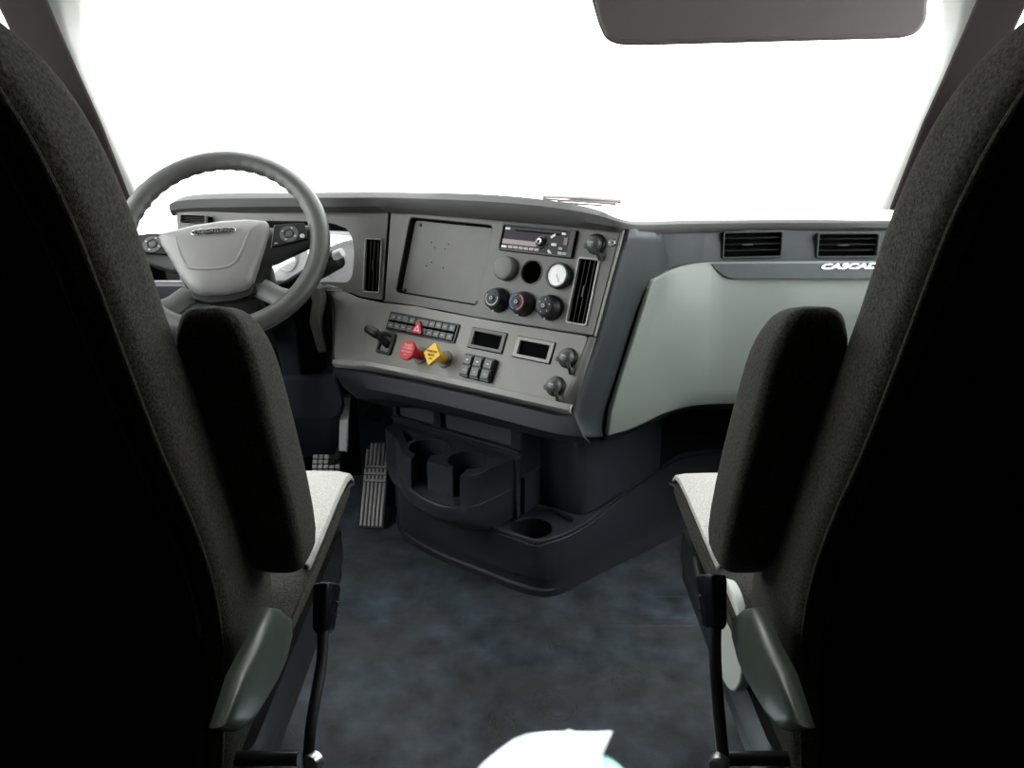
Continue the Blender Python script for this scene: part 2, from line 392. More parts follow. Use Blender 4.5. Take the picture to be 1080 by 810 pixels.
# --- rolled lip and dark fascia below the lower panel
def L_(x, y, w): return onU(x, y, w, L)
lip = [[L_(352.5, 380, -.004), L_(376, 381, -.004), L_(398, 384, -.004), L_(470, 398.5, -.004), L_(540, 414, -.004), L_(592, 425.5, -.004), L_(603, 428, -.004)],
       [L_(352.5, 381, .004), L_(376, 382.5, .004), L_(398, 385, .012), L_(470, 399.5, .016), L_(540, 415, .016), L_(592, 426.5, .012), L_(603, 430, .002)],
       [L_(353, 384, .006), L_(376, 386, .006), L_(398, 388, .015), L_(470, 403.5, .019), L_(540, 419.5, .019), L_(592, 431, .014), L_(602, 433, .002)],
       [L_(354, 387, .0), L_(376, 389, .0), L_(398, 392, .002), L_(470, 407, .004), L_(540, 423, .004), L_(592, 435.5, .002), L_(601.5, 436, -.002)]]
dpart('ledge', grid([catmull(r, 3) for r in lip]), mat('polished_grey_lip', (.32, .31, .29), .25), solid=.003)
fas = [[L_(352, 386, -.006), L_(376, 388, -.006), L_(398, 391, -.006), L_(470, 406, -.004), L_(540, 422, -.004), L_(592, 434, -.006), L_(603, 431, -.010)],
       [L_(353, 393, -.002), L_(376, 394, -.0), L_(398, 397, .004), L_(470, 412, .006), L_(540, 428, .006), L_(590, 440, .004), L_(606, 438, -.008)],
       [L_(357, 405, -.02), L_(376, 408, -.012), L_(400, 411, -.006), L_(470, 426, -.002), L_(540, 444, -.002), L_(588, 456, -.004), L_(612, 458, -.015)],
       [L_(362, 414, -.05), L_(380, 416, -.04), L_(404, 417, -.03), L_(470, 432, -.03), L_(540, 449, -.03), L_(588, 461, -.03), L_(613, 462, -.04)],
       [L_(362, 412, -.16), L_(380, 414, -.16), L_(404, 415, -.16), L_(470, 430, -.16), L_(540, 447, -.16), L_(572, 452, -.14), L_(584, 450, -.14)]]
dpart('fascia', grid([catmull(r, 3) for r in fas]), M_FASCIA, solid=.004)
# --- right flank of the stack and the passenger side carcass (dark)
U0 = lambda x, y: onU(x, y, -.004)
def L0(x, y): return onU(x, y, -.004, L)
side = [[U0(657, 241.5), U0(645, 290), U0(628, 354), L0(616, 392), L0(604, 430), L_(604, 445, -.005), L_(612, 460, -.02)],
        [at(664, 241.5, 1.585), at(654, 290, 1.575), at(638, 354, 1.545), at(626, 392, 1.53), at(614, 432, 1.505), at(612, 448, 1.49), at(620, 461, 1.49)],
        [at(674, 241.5, 1.65), at(670, 288, 1.64), at(655, 345, 1.62), at(642, 392, 1.60), at(628, 436, 1.57), at(625, 450, 1.56), at(628, 461, 1.56)],
        [at(694, 241.5, 1.75), at(688, 290, 1.72), at(672, 330, 1.70), at(655, 388, 1.68), at(640, 436, 1.66), at(636, 450, 1.64), at(637, 461, 1.64)],
        [at(704, 252, 1.80), at(704, 295, 1.79), at(690, 335, 1.78), at(672, 390, 1.76), at(658, 436, 1.74), at(654, 446, 1.72), at(650, 452, 1.71)]]
dpart('stack_side', grid([catmull(r, 3) for r in side]), M_DARK, solid=.004)
P = lambda lst, Yd=0: [at(x, y, Y + Yd) for x, y, Y in lst]
top_l = [(690, 241.5, 1.74), (705, 241.5, 1.81), (730, 241.5, 1.88), (760, 241, 1.93), (860, 240, 1.97), (935, 240, 1.98), (1078, 241, 1.98)]
bot_l = [(684, 294, 1.72), (700, 285, 1.79), (730, 279, 1.86), (760, 278, 1.91), (860, 277, 1.94), (935, 277, 1.95), (1078, 278, 1.95)]
def vcut(px0, px1, py0, py1): return None
band = grid([catmull(P(top_l), 4), catmull([(a + b) / 2 + Vector((0, -.004, 0)) for a, b in zip(P(top_l), P(bot_l))], 4), catmull(P(bot_l), 4), catmull(P(bot_l, .02), 4)])
VF = frame(at(794, 258, 1.93), (1, .10, 0), math.radians(4))
VFl = frame(at(793.5, 258, 1.922), (1, .14, 0), math.radians(5))
VFr = frame(at(894, 258.5, 1.945), (1, .04, 0), math.radians(5))
ob = dpart('passenger_band', band, M_DARK, solid=.004)
for fr_, w_, h_v in ((VFl, .147, .059), (VFr, .148, .056)):
    bool_cut(ob, [cutter(rrect(-w_ / 2, w_ / 2, -h_v / 2, h_v / 2, .005), -.05, .05, fr_)], M_DARK)
g_rows = [bot_l,
          [(680, 303, 1.705), (694, 291, 1.775), (730, 284, 1.85), (760, 283, 1.90), (860, 283, 1.93), (935, 283, 1.94), (1078, 284, 1.94)],
          [(667, 345, 1.685), (690, 340, 1.76), (730, 336, 1.83), (760, 335, 1.88), (860, 335, 1.91), (935, 335, 1.92), (1078, 336, 1.92)],
          [(651, 395, 1.66), (680, 388, 1.74), (730, 380, 1.83), (760, 380, 1.87), (860, 380, 1.90), (935, 380, 1.91), (1078, 380, 1.91)],
          [(640, 432, 1.64), (668, 424, 1.715), (710, 412, 1.80), (760, 408, 1.86), (860, 408, 1.89), (935, 408, 1.90), (1078, 408, 1.90)],
          [(637, 457, 1.64), (662, 450, 1.70), (700, 433, 1.78), (730, 425, 1.84), (800, 423, 1.88), (935, 423, 1.90), (1078, 423, 1.90)]]
gp = grid([catmull([p + Vector((0, -.006, 0)) for p in P(r)], 4) for r in g_rows])
dpart('passenger_panel', gp, M_LIGHT, solid=.012, bevel=.003)
lowr = [[at(x, y, Y + .01) for x, y, Y in g_rows[-1]], [at(x, y + 6, Y + .05) for x, y, Y in g_rows[-1]], [Vector((at(x, y, Y).x, Y + .22, at(x, y, Y).z - .10)) for x, y, Y in g_rows[-1]]]
dpart('underside', grid([catmull(r, 3) for r in lowr]), M_BLACK, solid=.004)
# textured trim strip with chrome lettering
tp = frame(at(850, 285, 1.893), (1, .075, 0), .13)
strip = [(748.5, 278), (756, 286), (764, 292), (772, 294), (1070, 294), (1070, 277)]
q = [uv(*p, tp) for p in strip]
dpart('trim_strip', prism(rpoly(q, .01), -.01, .004, tp), mat('dark_woven_strip', (.07, .085, .085), .45, 0, .8, 1500), bevel=.0015)
c0 = uv(864.5, 281.3, tp); c1 = uv(937, 281.6, tp)
dpart('lettering', text_mesh('CASCADIA', .0175, .0014, .0006, off(tp, (c0[0] + c1[0]) / 2, c0[1], .005), width=(c1[0] - c0[0]), shear=.25), M_CHROME)
c = uv(697, 431, frame(at(697, 431, 1.77), HS, .15))
# --- instrument side (driver) face
CF = frame(at(300, 262, 1.995), Vector((math.cos(.30), -math.sin(.30), 0)), math.radians(13))
outC = [(186, 223), (300, 221), (409.8, 221), (403.5, 317), (380, 313), (362, 305), (345, 299.5), (330, 304), (190, 304)]
hole = [(203, 255), (225, 240), (280, 233), (330, 233.5), (352, 236), (366, 241.5), (373, 252), (375, 268), (373, 300), (371, 302), (345, 299.8), (330, 301), (205, 301)]
q = [uv(*p, CF) for p in outC]
vl = center([uv(*p, CF) for p in ((383.5, 251.5), (404.5, 251.5), (402.5, 308.5), (382, 308.5))])
me = plate(rpoly(q, .008), [rpoly([uv(*p, CF) for p in [(203, 255), (225, 240), (280, 233), (330, 233.5), (352, 236), (366, 241.5), (372, 252), (373.5, 268), (371, 292), (366, 298), (345, 297), (330, 298), (205, 298)]], .01), rect(vl, .040, .125, .006)], .014, .0012)
me.transform(CF); dpart('instrument_panel', me, M_SILVER2)
brow = [(300, 231.5), (330, 231.5), (352, 233.5), (372, 239.5), (388, 245), (404, 247)]
b0 = [hit(x, y, CF) + CF.col[2].to_3d() * .001 for x, y in brow]; b1 = [hit(x, y - 5, CF) + CF.col[2].to_3d() * (.012 if i < 4 else .006) for i, (x, y) in enumerate(brow)]
b2 = [hit(x, y - 10, CF) + CF.col[2].to_3d() * .001 for x, y in brow]
# carcass behind the driver face, lower column recess and knee panel
bm = bmesh.new(); bx(bm, -.31, .30, -.10, .05, -.16, -.11, CF); dpart('inner_frame', bm, M_VOID, smooth=False)
# dark recess beside the column (right wall of knee area)
kn = [[at(326, 306, 1.94), at(345, 308, 1.925), at(352, 316, 1.92), at(353, 350, 1.885), at(353.5, 382, 1.85), at(357, 404, 1.84)],
      [at(326, 310, 2.10), at(341, 313, 2.10), at(346, 322, 2.10), at(346, 350, 2.08), at(346, 382, 2.06), at(350, 404, 2.05)]]
dpart('column_recess', grid(kn), M_BLACK, solid=.004)
kb = [[at(296, 398, 2.02), at(320, 397, 2.0), at(340, 394, 1.98), at(347, 386, 1.95), at(354, 390, 1.87)],
      [at(296, 402, 2.0), at(320, 402, 1.98), at(341, 400, 1.96), at(350, 398, 1.93), at(358, 404, 1.88)],
      [at(296, 440, 1.98), at(320, 440, 1.97), at(341, 440, 1.95), at(355, 436, 1.93), at(362, 418, 1.90)],
      [at(296, 480, 2.10), at(320, 480, 2.10), at(345, 478, 2.08), at(356, 470, 2.06), at(363, 440, 2.02)]]
dpart('knee_panel', grid([catmull([p for p in r], 3) for r in kb]), M_LOWER, solid=.006)
dpart('knee_panel', box(-1.05, -.56, 2.02, 2.06, .32, .70), M_LOWER, bevel=.01)
# lower inner panel right of the pedals with a round plug
ki = box(-.44, -.29, 2.12, 2.15, .0, .46)
lp = dpart('side_panel', ki, M_LOWER, bevel=.004)
pk = at(395.5, 436, 2.115)
dpart('plug', lathe([(0, .002), (.018, .002), (.022, .006), (.025, .005), (.026, 0)], 24, frame(pk, (1, 0, 0), 0)), M_BLACK, par=lp)
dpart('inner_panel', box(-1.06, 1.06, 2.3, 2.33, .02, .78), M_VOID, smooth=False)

# ================================================================== DEVICES IN THE STACK
def lpart(par, name, me, m, **k): return put(name, me, m, par, **k)      # local coordinates of the thing's own frame
def device(name, M, u, v, label, cat, group=None, roll=0, w=0):
    T = M @ Matrix.Translation((u, v, w)); return empty(name, T, label, cat, group)
# --- radio
rd = device('car_radio', U, *rc, 'glossy black car radio with a chrome-edged dial, high in the centre stack', 'radio')
lpart(rd, 'housing', prism(rrect(-RW / 2 + .001, RW / 2 - .001, -RH / 2 + .001, RH / 2 - .001, .003), -.05, .004), M_GLOSS, bevel=.001)
lpart(rd, 'bezel', plate(rrect(-RW / 2, RW / 2, -RH / 2, RH / 2, .003), [rrect(-RW / 2 + .004, RW / 2 - .013, -RH / 2 + .0045, RH / 2 - .004, .002)], .008, .001), M_BLACK).location.z = .008
lpart(rd, 'disc_slot', box(-.058, .055, .0155, .0185, .004, .0046), M_VOID)
lpart(rd, 'display', box(-.085, .006, -.010, .0145, .004, .0050), mat('violet_black_display', (.022, .014, .02), .3, spec=.12))
lpart(rd, 'display_strip', box(-.086, .002, -.0135, -.0035, .0045, .0056), mat('pink_grey_display_strip', (.33, .23, .25), .4))
for i in range(6):
    lpart(rd, 'preset_button', box(-.068 + .0135 * i, -.0565 + .0135 * i, -.0225, -.0165, .004, .0062), M_GREYM, bevel=.0006)
lpart(rd, 'corner_key', box(-.084, -.071, .0165, .0215, .004, .006), M_WHITE, bevel=.0005)
lpart(rd, 'corner_key', box(.058, .069, .0165, .0215, .004, .006), M_WHITE, bevel=.0005)
lpart(rd, 'preset_key', box(-.086, -.072, -.0225, -.0175, .004, .0062), M_WHITE, bevel=.0006)
dl = lpart(rd, 'dial', lathe([(0, .016), (.008, .016), (.0095, .0145), (.0115, .006), (.0115, .003)], 28, Matrix.Translation((.013, -.003, 0))), M_BLACK)
lpart(dl, 'dial_cap', lathe([(.0035, .0163), (.0055, .0168), (.0065, .0163)], 24, Matrix.Translation((.013, -.003, 0))), M_CHROME)
lpart(dl, 'dial_ring', lathe([(.0118, .0045), (.0135, .0055), (.0140, .0045)], 28, Matrix.Translation((.013, -.003, 0))), M_CHROME)
for a, bq in ((38, .0), (-2, .0), (-42, .0)):
    Mx = Matrix.Translation((.018, -.004, 0)) @ Matrix.Rotation(math.radians(a), 4, 'Z')
    lpart(rd, 'side_key', box(.020, .033, -.0028, .0028, .004, .0062, M=Mx), M_WHITE, bevel=.0006)
for i in range(2): lpart(rd, 'small_key', box(.057, .067, -.014 - .009 * i, -.009 - .009 * i, .004, .006), M_GREYM, bevel=.0005)
lpart(rd, 'release_key', box(.066, .076, -.004, .012, .004, .006), M_RED and mat('dark_red_key', (.16, .03, .04), .3), bevel=.0005)
lpart(rd, 'side_plate', box(.057, .078, -.024, -.018, .004, .0055), M_GREYM, bevel=.0005)
# --- round gauge positions
g = device('blanking_cap', U, *g_pos['cap'], 'round grey blank cap filling the leftmost gauge opening below the radio', 'cap')
lpart(g, 'cap_body', lathe([(0, .017), (.021, .017), (.0245, .0155), (.0265, .012), (.027, 0), (.027, -.004)], 40), M_SILVER2)
g = device('gauge_opening', U, *g_pos['hole'], 'empty round gauge opening showing black, middle of the row below the radio', 'gauge opening')
lpart(g, 'rim_ring', lathe([(.0243, -.008), (.0243, .0005), (.0262, .002), (.0275, .0005), (.0275, -.002)], 40), M_SILVER2)
lpart(g, 'sleeve', lathe([(.0243, -.006), (.0243, -.05), (0, -.05)], 40), M_VOID)
g = device('air_pressure_gauge', U, *g_pos['gauge'], 'small round gauge with a bright white face and black rim below the radio', 'gauge')
lpart(g, 'rim', lathe([(.0215, .013), (.0225, .0165), (.0255, .0165), (.027, .014), (.0275, 0), (.0275, -.004)], 40), M_BLACK)
lpart(g, 'dial_face', lathe([(0, .0135), (.0222, .0135), (.0222, .01)], 40), mat('white_gauge_face', (.9, .9, .9), .3))
bm = bmesh.new()
for i in range(9):
    a = math.radians(225 - i * 33.75); bx(bm, .0175, .020, -.0004, .0004, .0136, .0139, M=Matrix.Rotation(a, 4, 'Z'))
lpart(g, 'scale_marks', bm, M_GREYM)
lpart(g, 'needle', box(-.003, .015, -.0006, .0006, .0140, .0146, M=Matrix.Rotation(math.radians(-62), 4, 'Z')), M_GREYM)
# --- three rotary knobs
def knob(key, label, ring):
    g = device('rotary_knob', U, *g_pos[key], label, 'knob', 'round climate control knobs')
    b = lathe([(0, .030), (.0185, .030), (.0205, .0285), (.0235, .012), (.0265, .009), (.0272, 0), (.0272, -.003)], 48)
    lpart(g, 'knob_body', b, M_BLACK)
    lpart(g, 'knob_face', lathe([(0, .0308), (.0175, .0306), (.0185, .0300)], 40), M_DARK)
    lpart(g, 'centre_button', lathe([(0, .0335), (.0055, .0335), (.0068, .032), (.0072, .0305)], 28), M_BLACK)
    if ring == 'arc':
        for a0, a1, mm in ((-210, 30, M_GREYM),):
            bm = prism([(.0135 * math.cos(math.radians(a)), .0135 * math.sin(math.radians(a))) for a in range(a0, a1, 10)] + [(.0158 * math.cos(math.radians(a)), .0158 * math.sin(math.radians(a))) for a in range(a1 - 10, a0 - 10, -10)], .0306, .0311)
            lpart(g, 'scale_arc', bm, mm)
    if ring == 'temp':
        for a0, a1, mm in ((100, 260, M_BLUE), (-80, 80, mat('warm_marking', (.45, .06, .06), .4))):
            bm = prism([(.0145 * math.cos(math.radians(a)), .0145 * math.sin(math.radians(a))) for a in range(a0, a1, 10)] + [(.0168 * math.cos(math.radians(a)), .0168 * math.sin(math.radians(a))) for a in range(a1 - 10, a0 - 10, -10)], .0306, .0311)
            lpart(g, 'scale_arc', bm, mm)
    if ring == 'dots':
        for i in range(5):
            a = math.radians(150 - i * 65); lpart(g, 'mode_mark', box(-.0015, .0015, -.001, .001, .0306, .0311, M=Matrix.Translation((.0135 * math.cos(a), .0135 * math.sin(a), 0)) @ Matrix.Rotation(a, 4, 'Z')), M_GREYM)
    lpart(g, 'pointer', lathe([(0, .0135), (.0016, .0125), (.0016, .011)], 10, Matrix.Translation((-.004, -.025, 0))), M_WHITE)
    ib = plate([(.0035 * math.cos(i * PI / 8), .0035 * math.sin(i * PI / 8)) for i in range(16)], [[(.0024 * math.cos(i * PI / 8), .0024 * math.sin(i * PI / 8)) for i in range(16)]], .0004)
    o = lpart(g, 'button_icon', ib, M_GREYM); o.location.z = .0340
knob('fan', 'round black climate knob with a pale arc, below the grey blank cap', 'arc')
knob('temp', 'round black climate knob with blue and red temperature arcs on its face', 'temp')
knob('mode', 'round black climate knob with small pale dots around its face, nearest the tall stack vent', 'dots')
# --- louvred vents
def vent(name, M, c, w, h, vertical, label, ringm, n, tab=True, bw=.0035):
    g = device(name, M, c[0], c[1], label, 'air vent', 'dashboard air vents')
    o = lpart(g, 'bezel', plate(rrect(-w / 2, w / 2, -h / 2, h / 2, .006), [rrect(-w / 2 + bw, w / 2 - bw, -h / 2 + bw, h / 2 - bw, .004)], .010, .0012), ringm); o.location.z = .004
    lpart(g, 'duct', box(-w / 2 + .003, w / 2 - .003, -h / 2 + .003, h / 2 - .003, -.040, -.034), M_VOID)
    bm = bmesh.new()
    for a, b in (((-w / 2 + .003, -w / 2 + .004), (-h / 2 + .003, h / 2 - .003)), ((w / 2 - .004, w / 2 - .003), (-h / 2 + .003, h / 2 - .003)),
                 ((-w / 2 + .003, w / 2 - .003), (-h / 2 + .003, -h / 2 + .004)), ((-w / 2 + .003, w / 2 - .003), (h / 2 - .004, h / 2 - .003))):
        bx(bm, *a, *b, -.036, -.005)
    lpart(g, 'sleeve', bm, M_VOID)
    for i in range(n):
        t = -.5 + (i + 1) / (n + 1)
        if vertical: s = box(-.0010, .0010, -h / 2 + .004, h / 2 - .004, -.022, -.003, M=Matrix.Translation((t * (w - .006), 0, 0)) @ Matrix.Rotation(math.radians(-12), 4, 'Y'))
        else: s = box(-w / 2 + .004, w / 2 - .004, -.0010, .0010, -.022, -.003, M=Matrix.Translation((0, t * (h - .006), 0)) @ Matrix.Rotation(math.radians(12), 4, 'X'))
        lpart(g, 'slat', s, M_SLAT, bevel=.0004)
    if tab:
        if vertical: s = box(-.0022, .0022, -.012, .012, -.006, .001)
        else: s = box(-.014, .014, -.0022, .0022, -.006, .001, M=Matrix.Translation((-.012, 0, 0)))
        lpart(g, 'tab', s, M_BLACK, bevel=.0008)
    return g
M_RING = mat('pale_grey_vent_ring', (.42, .40, .40), .35)
vent('air_vent', U, vt_c, VW, VH, True, 'tall narrow pale-rimmed air vent with upright slats at the right edge of the centre stack', M_RING, 3)
vent('air_vent', CF, vl, .046, .131, True, 'tall narrow pale-rimmed air vent between the instruments and the blank square plate', M_RING, 3, bw=.003)
vent('air_vent', VFl, (0, 0), .153, .065, False, 'wide dark air vent with closed slats, above the left end of the trim strip', M_BLACK, 3, bw=.005)
vent('air_vent', VFr, (0, 0), .154, .062, False, 'wide air vent with open grey slats above the chrome lettering on the passenger side', M_DARK, 3, bw=.005)
VFc = frame(at(204, 231.5, 2.055), (math.cos(.3), -math.sin(.3), 0), math.radians(13))
vent('air_vent', VFc, (0, 0), .078, .026, False, 'small flat slatted air vent at the far left end of the dashboard behind the wheel', M_SILVER2, 3, tab=False, bw=.003)
# --- power sockets with rubber caps
def socket(M, px, py, label):
    g = device('power_socket', M, *uv(px, py, off(M, 0, 0, .009)), label, 'power socket', 'capped power sockets')
    lpart(g, 'collar', lathe([(.0215, 0), (.0205, .004), (.018, .006), (0, .006)], 32), M_BLACK)
    lpart(g, 'cap', lathe([(0, .021), (.008, .0205), (.0135, .018), (.0165, .012), (.0175, .004)], 32), mat('grey_rubber_cap', (.08, .08, .08), .35))
    lpart(g, 'strap', tube([(.008, -.010, .012), (.014, -.018, .012), (.0175, -.026, .008), (.018, -.029, .004)], [.0045, .004, .0045, .0055], 10, flat=1), M_BLACK)
    lpart(g, 'pull_tab', prism(rrect(-.022, -.010, -.012, -.002, .004), .006, .010), M_BLACK, bevel=.001)
    lpart(g, 'plug_mark', box(-.004, .005, -.001, .001, .0205, .0212), M_GREYM)
socket(U, 626.5, 256.5, 'round rubber-capped power socket beside the radio at the top of the stack')
socket(L, 597, 376.5, 'round rubber-capped power socket beside the pale-framed blank display in the lower panel')
socket(L, 584, 406.5, 'round rubber-capped power socket nearest the bottom corner of the lower panel')
g = device('sensor_dome', U, *uv(645, 256, U), 'small clear round light sensor at the right edge of the stack beside the capped socket', 'sensor')
lpart(g, 'dome', lathe([(0, .008), (.006, .0065), (.0095, .002), (.0098, 0)], 20), M_LENS); lpart(g, 'sensor_base', lathe([(0, .001), (.0092, .001), (.0095, -.001)], 20), M_SILVER)
# --- switch bank with hazard switch
g = device('button_bank', L, *bc, 'long black two-row bank of small square push buttons with a red hazard button', 'switch bank')
bw_, bh_ = .203, .041
lpart(g, 'frame', plate(rrect(-bw_ / 2 - .002, bw_ / 2 + .002, -bh_ / 2 - .002, bh_ / 2 + .002, .003), [rrect(-bw_ / 2 + .002, bw_ / 2 - .003, -bh_ / 2 + .002, bh_ / 2 - .002, .002)], .012, .001), M_BLACK).location.z = .004
lpart(g, 'back_plate', box(-bw_ / 2, bw_ / 2, -bh_ / 2, bh_ / 2, -.012, -.006), M_VOID)
M_BTN = mat('charcoal_button', (.075, .078, .075), .4, 0, .2, 800)
x = -bw_ / 2 + .0035
for i in range(4):
    for j in (0, 1):
        for side in (0, 1):
            x0 = (-bw_ / 2 + .0035 + i * .0193) if side == 0 else (bw_ / 2 - .0045 - (4 - i) * .0193 + .0)
            y0 = .0025 if j else -.0175
            b = lpart(g, 'push_button', box(x0 + .0006, x0 + .0187, y0, y0 + .015, -.006, .0065), M_BTN, bevel=.0012)
            if not (side == 0 and j == 1 and i > 0) or i % 2: lpart(b, 'icon', box(x0 + .0065, x0 + .0125, y0 + .0065, y0 + .0085, .0064, .0068), M_GREYM)
hx0, hx1 = -bw_ / 2 + .0035 + 4 * .0193, bw_ / 2 - .0045 - 4 * .0193
for j in (0, 1):
    y0 = .0025 if j else -.0175
    lpart(g, 'blank_button', box(hx0 + .0006, hx1 - .0006, y0, y0 + .015, -.006, .006), M_BTN, bevel=.0012)
tc_ = ((hx0 + hx1) / 2 - .002, -.004)
hz = lpart(g, 'hazard_button', prism(rpoly([(tc_[0] - .0165, tc_[1] - .014), (tc_[0] + .0165, tc_[1] - .014), (tc_[0], tc_[1] + .017)], .004), .004, .013), M_RED, bevel=.0015)
o = lpart(hz, 'triangle_mark', plate([(tc_[0] - .0085, tc_[1] - .0095), (tc_[0] + .0085, tc_[1] - .0095), (tc_[0], tc_[1] + .0065)], [[(tc_[0] - .0035, tc_[1] - .0065), (tc_[0] + .0035, tc_[1] - .0065), (tc_[0], tc_[1] - .0005)]], .0005), mat('pink_mark', (.85, .45, .5), .4)); o.location.z = .0137
# --- blank displays
for c, lab in ((d1, 'small rectangular blank display with dark grey frame, next to the push button bank'), (d2, 'small rectangular blank display with pale grey frame, next to the power socket')):
    g = device('blank_display', L, *c, lab, 'display', 'blank displays in the lower panel')
    fr = M_SILVER2 if c is d1 else mat('pale_frame', (.32, .30, .30), .4)
    o = lpart(g, 'frame', plate(rrect(-.046, .046, -.022, .022, .002), [rrect(-.0365, .0365, -.015, .015, .001)], .012, .001), fr); o.location.z = .004
    lpart(g, 'edge_gasket', plate(rrect(-.0475, .0475, -.0235, .0235, .002), [rrect(-.0455, .0455, -.0215, .0215, .001)], .003), M_VOID).location.z = .0015
    lpart(g, 'screen', box(-.038, .038, -.016, .016, -.008, -.004), M_SCREEN)
# --- rocker switches 3 x 2
rcx = center([uv(*p, off(L, 0, 0, .012)) for p in ((485, 372), (524, 379), (518, 403), (484, 396))])
g = device('rocker_switch_bank', L, *rcx, 'cluster of six dark square rocker switches in two rows below the blank displays', 'switch bank')
g.matrix_world = g.matrix_world @ Matrix.Diagonal((.91, .84, .95, 1))
lpart(g, 'mounting_frame', prism(rrect(-.044, .046, -.029, .029, .003), -.003, .002), M_BLACK, bevel=.001)
for i in range(3):
    hs = lpart(g, 'switch_housing', prism(rrect(-.0435 + i * .030, -.0155 + i * .030, -.031, .031, .003), .0, .013), M_BLACK, bevel=.0015)
    for j in range(2):
        cx, cy = -.0295 + i * .030, -.0135 + j * .027
        r = lpart(g, 'rocker', prism(rrect(cx - .0115, cx + .0115, cy - .0115, cy + .0115, .002), .010, .0165), M_BTN, bevel=.0015)
        lpart(r, 'icon', box(cx - .003, cx + .003, cy - .0012, cy + .0012, .0165, .0169), M_WHITE if j else M_GREYM)
# --- parking brake valves
def valve(px, py, m, poly, lines, label, grp):
    g = device('brake_valve_knob', L, *uv(px, py, off(L, 0, 0, .046)), label, 'knob', grp, w=0)
    lpart(g, 'collar', lathe([(.020, 0), (.019, .003), (.014, .004), (0, .004)], 32), M_SILVER2)
    lpart(g, 'stem', lathe([(.011, .003), (.011, .024), (.015, .029), (.015, .040)], 24), m)
    Mx = Matrix.Translation((0, 0, .040)) @ Matrix.Rotation(math.radians(-8), 4, 'Y')
    h = lpart(g, 'handle', prism(rpoly(poly, .003), 0, .009, Mx), m, bevel=.0016)
    for s, y, sz in lines:
        lpart(h, 'lettering', text_mesh(s, sz, .0002, 0, Mx @ Matrix.Translation((0, y, .0093))), M_WHITE if m is M_RED else M_VOID)
    return g
oc = [(.0235 * math.cos(math.radians(22.5 + 45 * i)), .0235 * math.sin(math.radians(22.5 + 45 * i))) for i in range(8)]
valve(430.5, 369.5, M_RED, oc, (('TRAILER', .0105, .0068), ('AIR SUPPLY', .0035, .0062), ('PUSH TO SUPPLY', -.004, .0042), ('PULL', -.011, .005)), 'red octagonal push-pull brake knob with white lettering, beside the gear lever', 'push-pull air brake knobs')
valve(456.5, 373.5, M_YEL, [(0, .0265), (.026, 0), (0, -.0265), (-.026, 0)], (('PARKING', .005, .0075), ('BRAKE', -.003, .0072), ('PUSH', -.011, .0045)), 'yellow diamond-shaped push-pull brake knob with black lettering', 'push-pull air brake knobs')
# --- gear lever
gx = uv(408, 362, L)
g = device('gear_lever', L, *gx, 'short black gear lever standing in a square black socket left of the red knob', 'gear lever')
lpart(g, 'gate', plate(rrect(-.022, .024, -.027, .026, .006), [rrect(-.015, .015, -.020, .017, .004)], .010, .002), M_BLACK).location.z = .007
lpart(g, 'well', box(-.017, .018, -.022, .020, -.012, -.002), M_VOID)
st_ = lpart(g, 'stalk', tube(catmull([(.004, -.004, -.004), (-.000, .002, .012), (-.004, .008, .026), (-.010, .012, .036)], 4), [.009] * 4 + [.0085] * 4 + [.009] * 5, 14), M_BLACK)
lpart(g, 'grip', tube(catmull([(.004, .008, .034), (-.008, .012, .038), (-.020, .015, .041), (-.032, .018, .042), (-.036, .019, .0415)], 3), [.004, .008, .0105, .011, .011, .011, .0105, .010, .010, .0095, .008, .006, .003], 16), M_BLACK)

# ================================================================== INSTRUMENT CLUSTER
cl = empty('instrument_cluster', CF @ Matrix.Translation((0, -.01, 0)), 'instrument cluster behind a clear lens, sky reflection painted as pale faces, seen past the right of the wheel', 'instrument cluster')
a = [uv(*p, CF) for p in ((203, 236), (372, 236), (372, 300), (203, 300))]
x0, x1, y0, y1 = a[0][0] - .01, a[1][0] + .012, a[2][1] - .02 + .01, a[0][1] + .01
lpart(cl, 'dial_panel', box(x0, x1, y0, y1, -.085, -.075), mat('dial_panel_sky_glare', (.85, .85, .85), .4))  # sky reflection painted as white; the bezel below carries it too
lpart(cl, 'bezel', plate(rrect(x0, x1, y0 , y1, .01), [rrect(x0 + .008, x1 - .012, y0 + .01, y1 - .008, .02)], .06, .001), mat('bezel_sky_glare', (.85, .85, .87), .35)).location.z = -.014
for cx, r in ((x1 - .075, .060), (x0 + .09, .060), ((x0 + x1) / 2, .035)):
    gg = lpart(cl, 'gauge', lathe([(0, -.074), (r, -.074), (r, -.070), (r - .003, -.069), (r - .004, -.0735)], 48, Matrix.Translation((cx, (y0 + y1) / 2, 0))), M_WHITE)  # white faces also stand for the sky reflected in the lens
    bm = bmesh.new()
    for i in range(13):
        bx(bm, r - .014, r - .006, -.0008, .0008, -.0738, -.0732, M=Matrix.Translation((cx, (y0 + y1) / 2, 0)) @ Matrix.Rotation(math.radians(225 - i * 22.5), 4, 'Z'))
    lpart(gg, 'scale_marks', bm, M_GREYM)
    lpart(gg, 'needle', box(-.006, r - .016, -.0012, .0012, -.072, -.071, M=Matrix.Translation((cx, (y0 + y1) / 2, 0)) @ Matrix.Rotation(math.radians(215), 4, 'Z')), M_RED)
lpart(cl, 'lens', box(x0 + .005, x1 - .008, y0 + .006, y1 - .006, -.018, -.016), M_LENS)

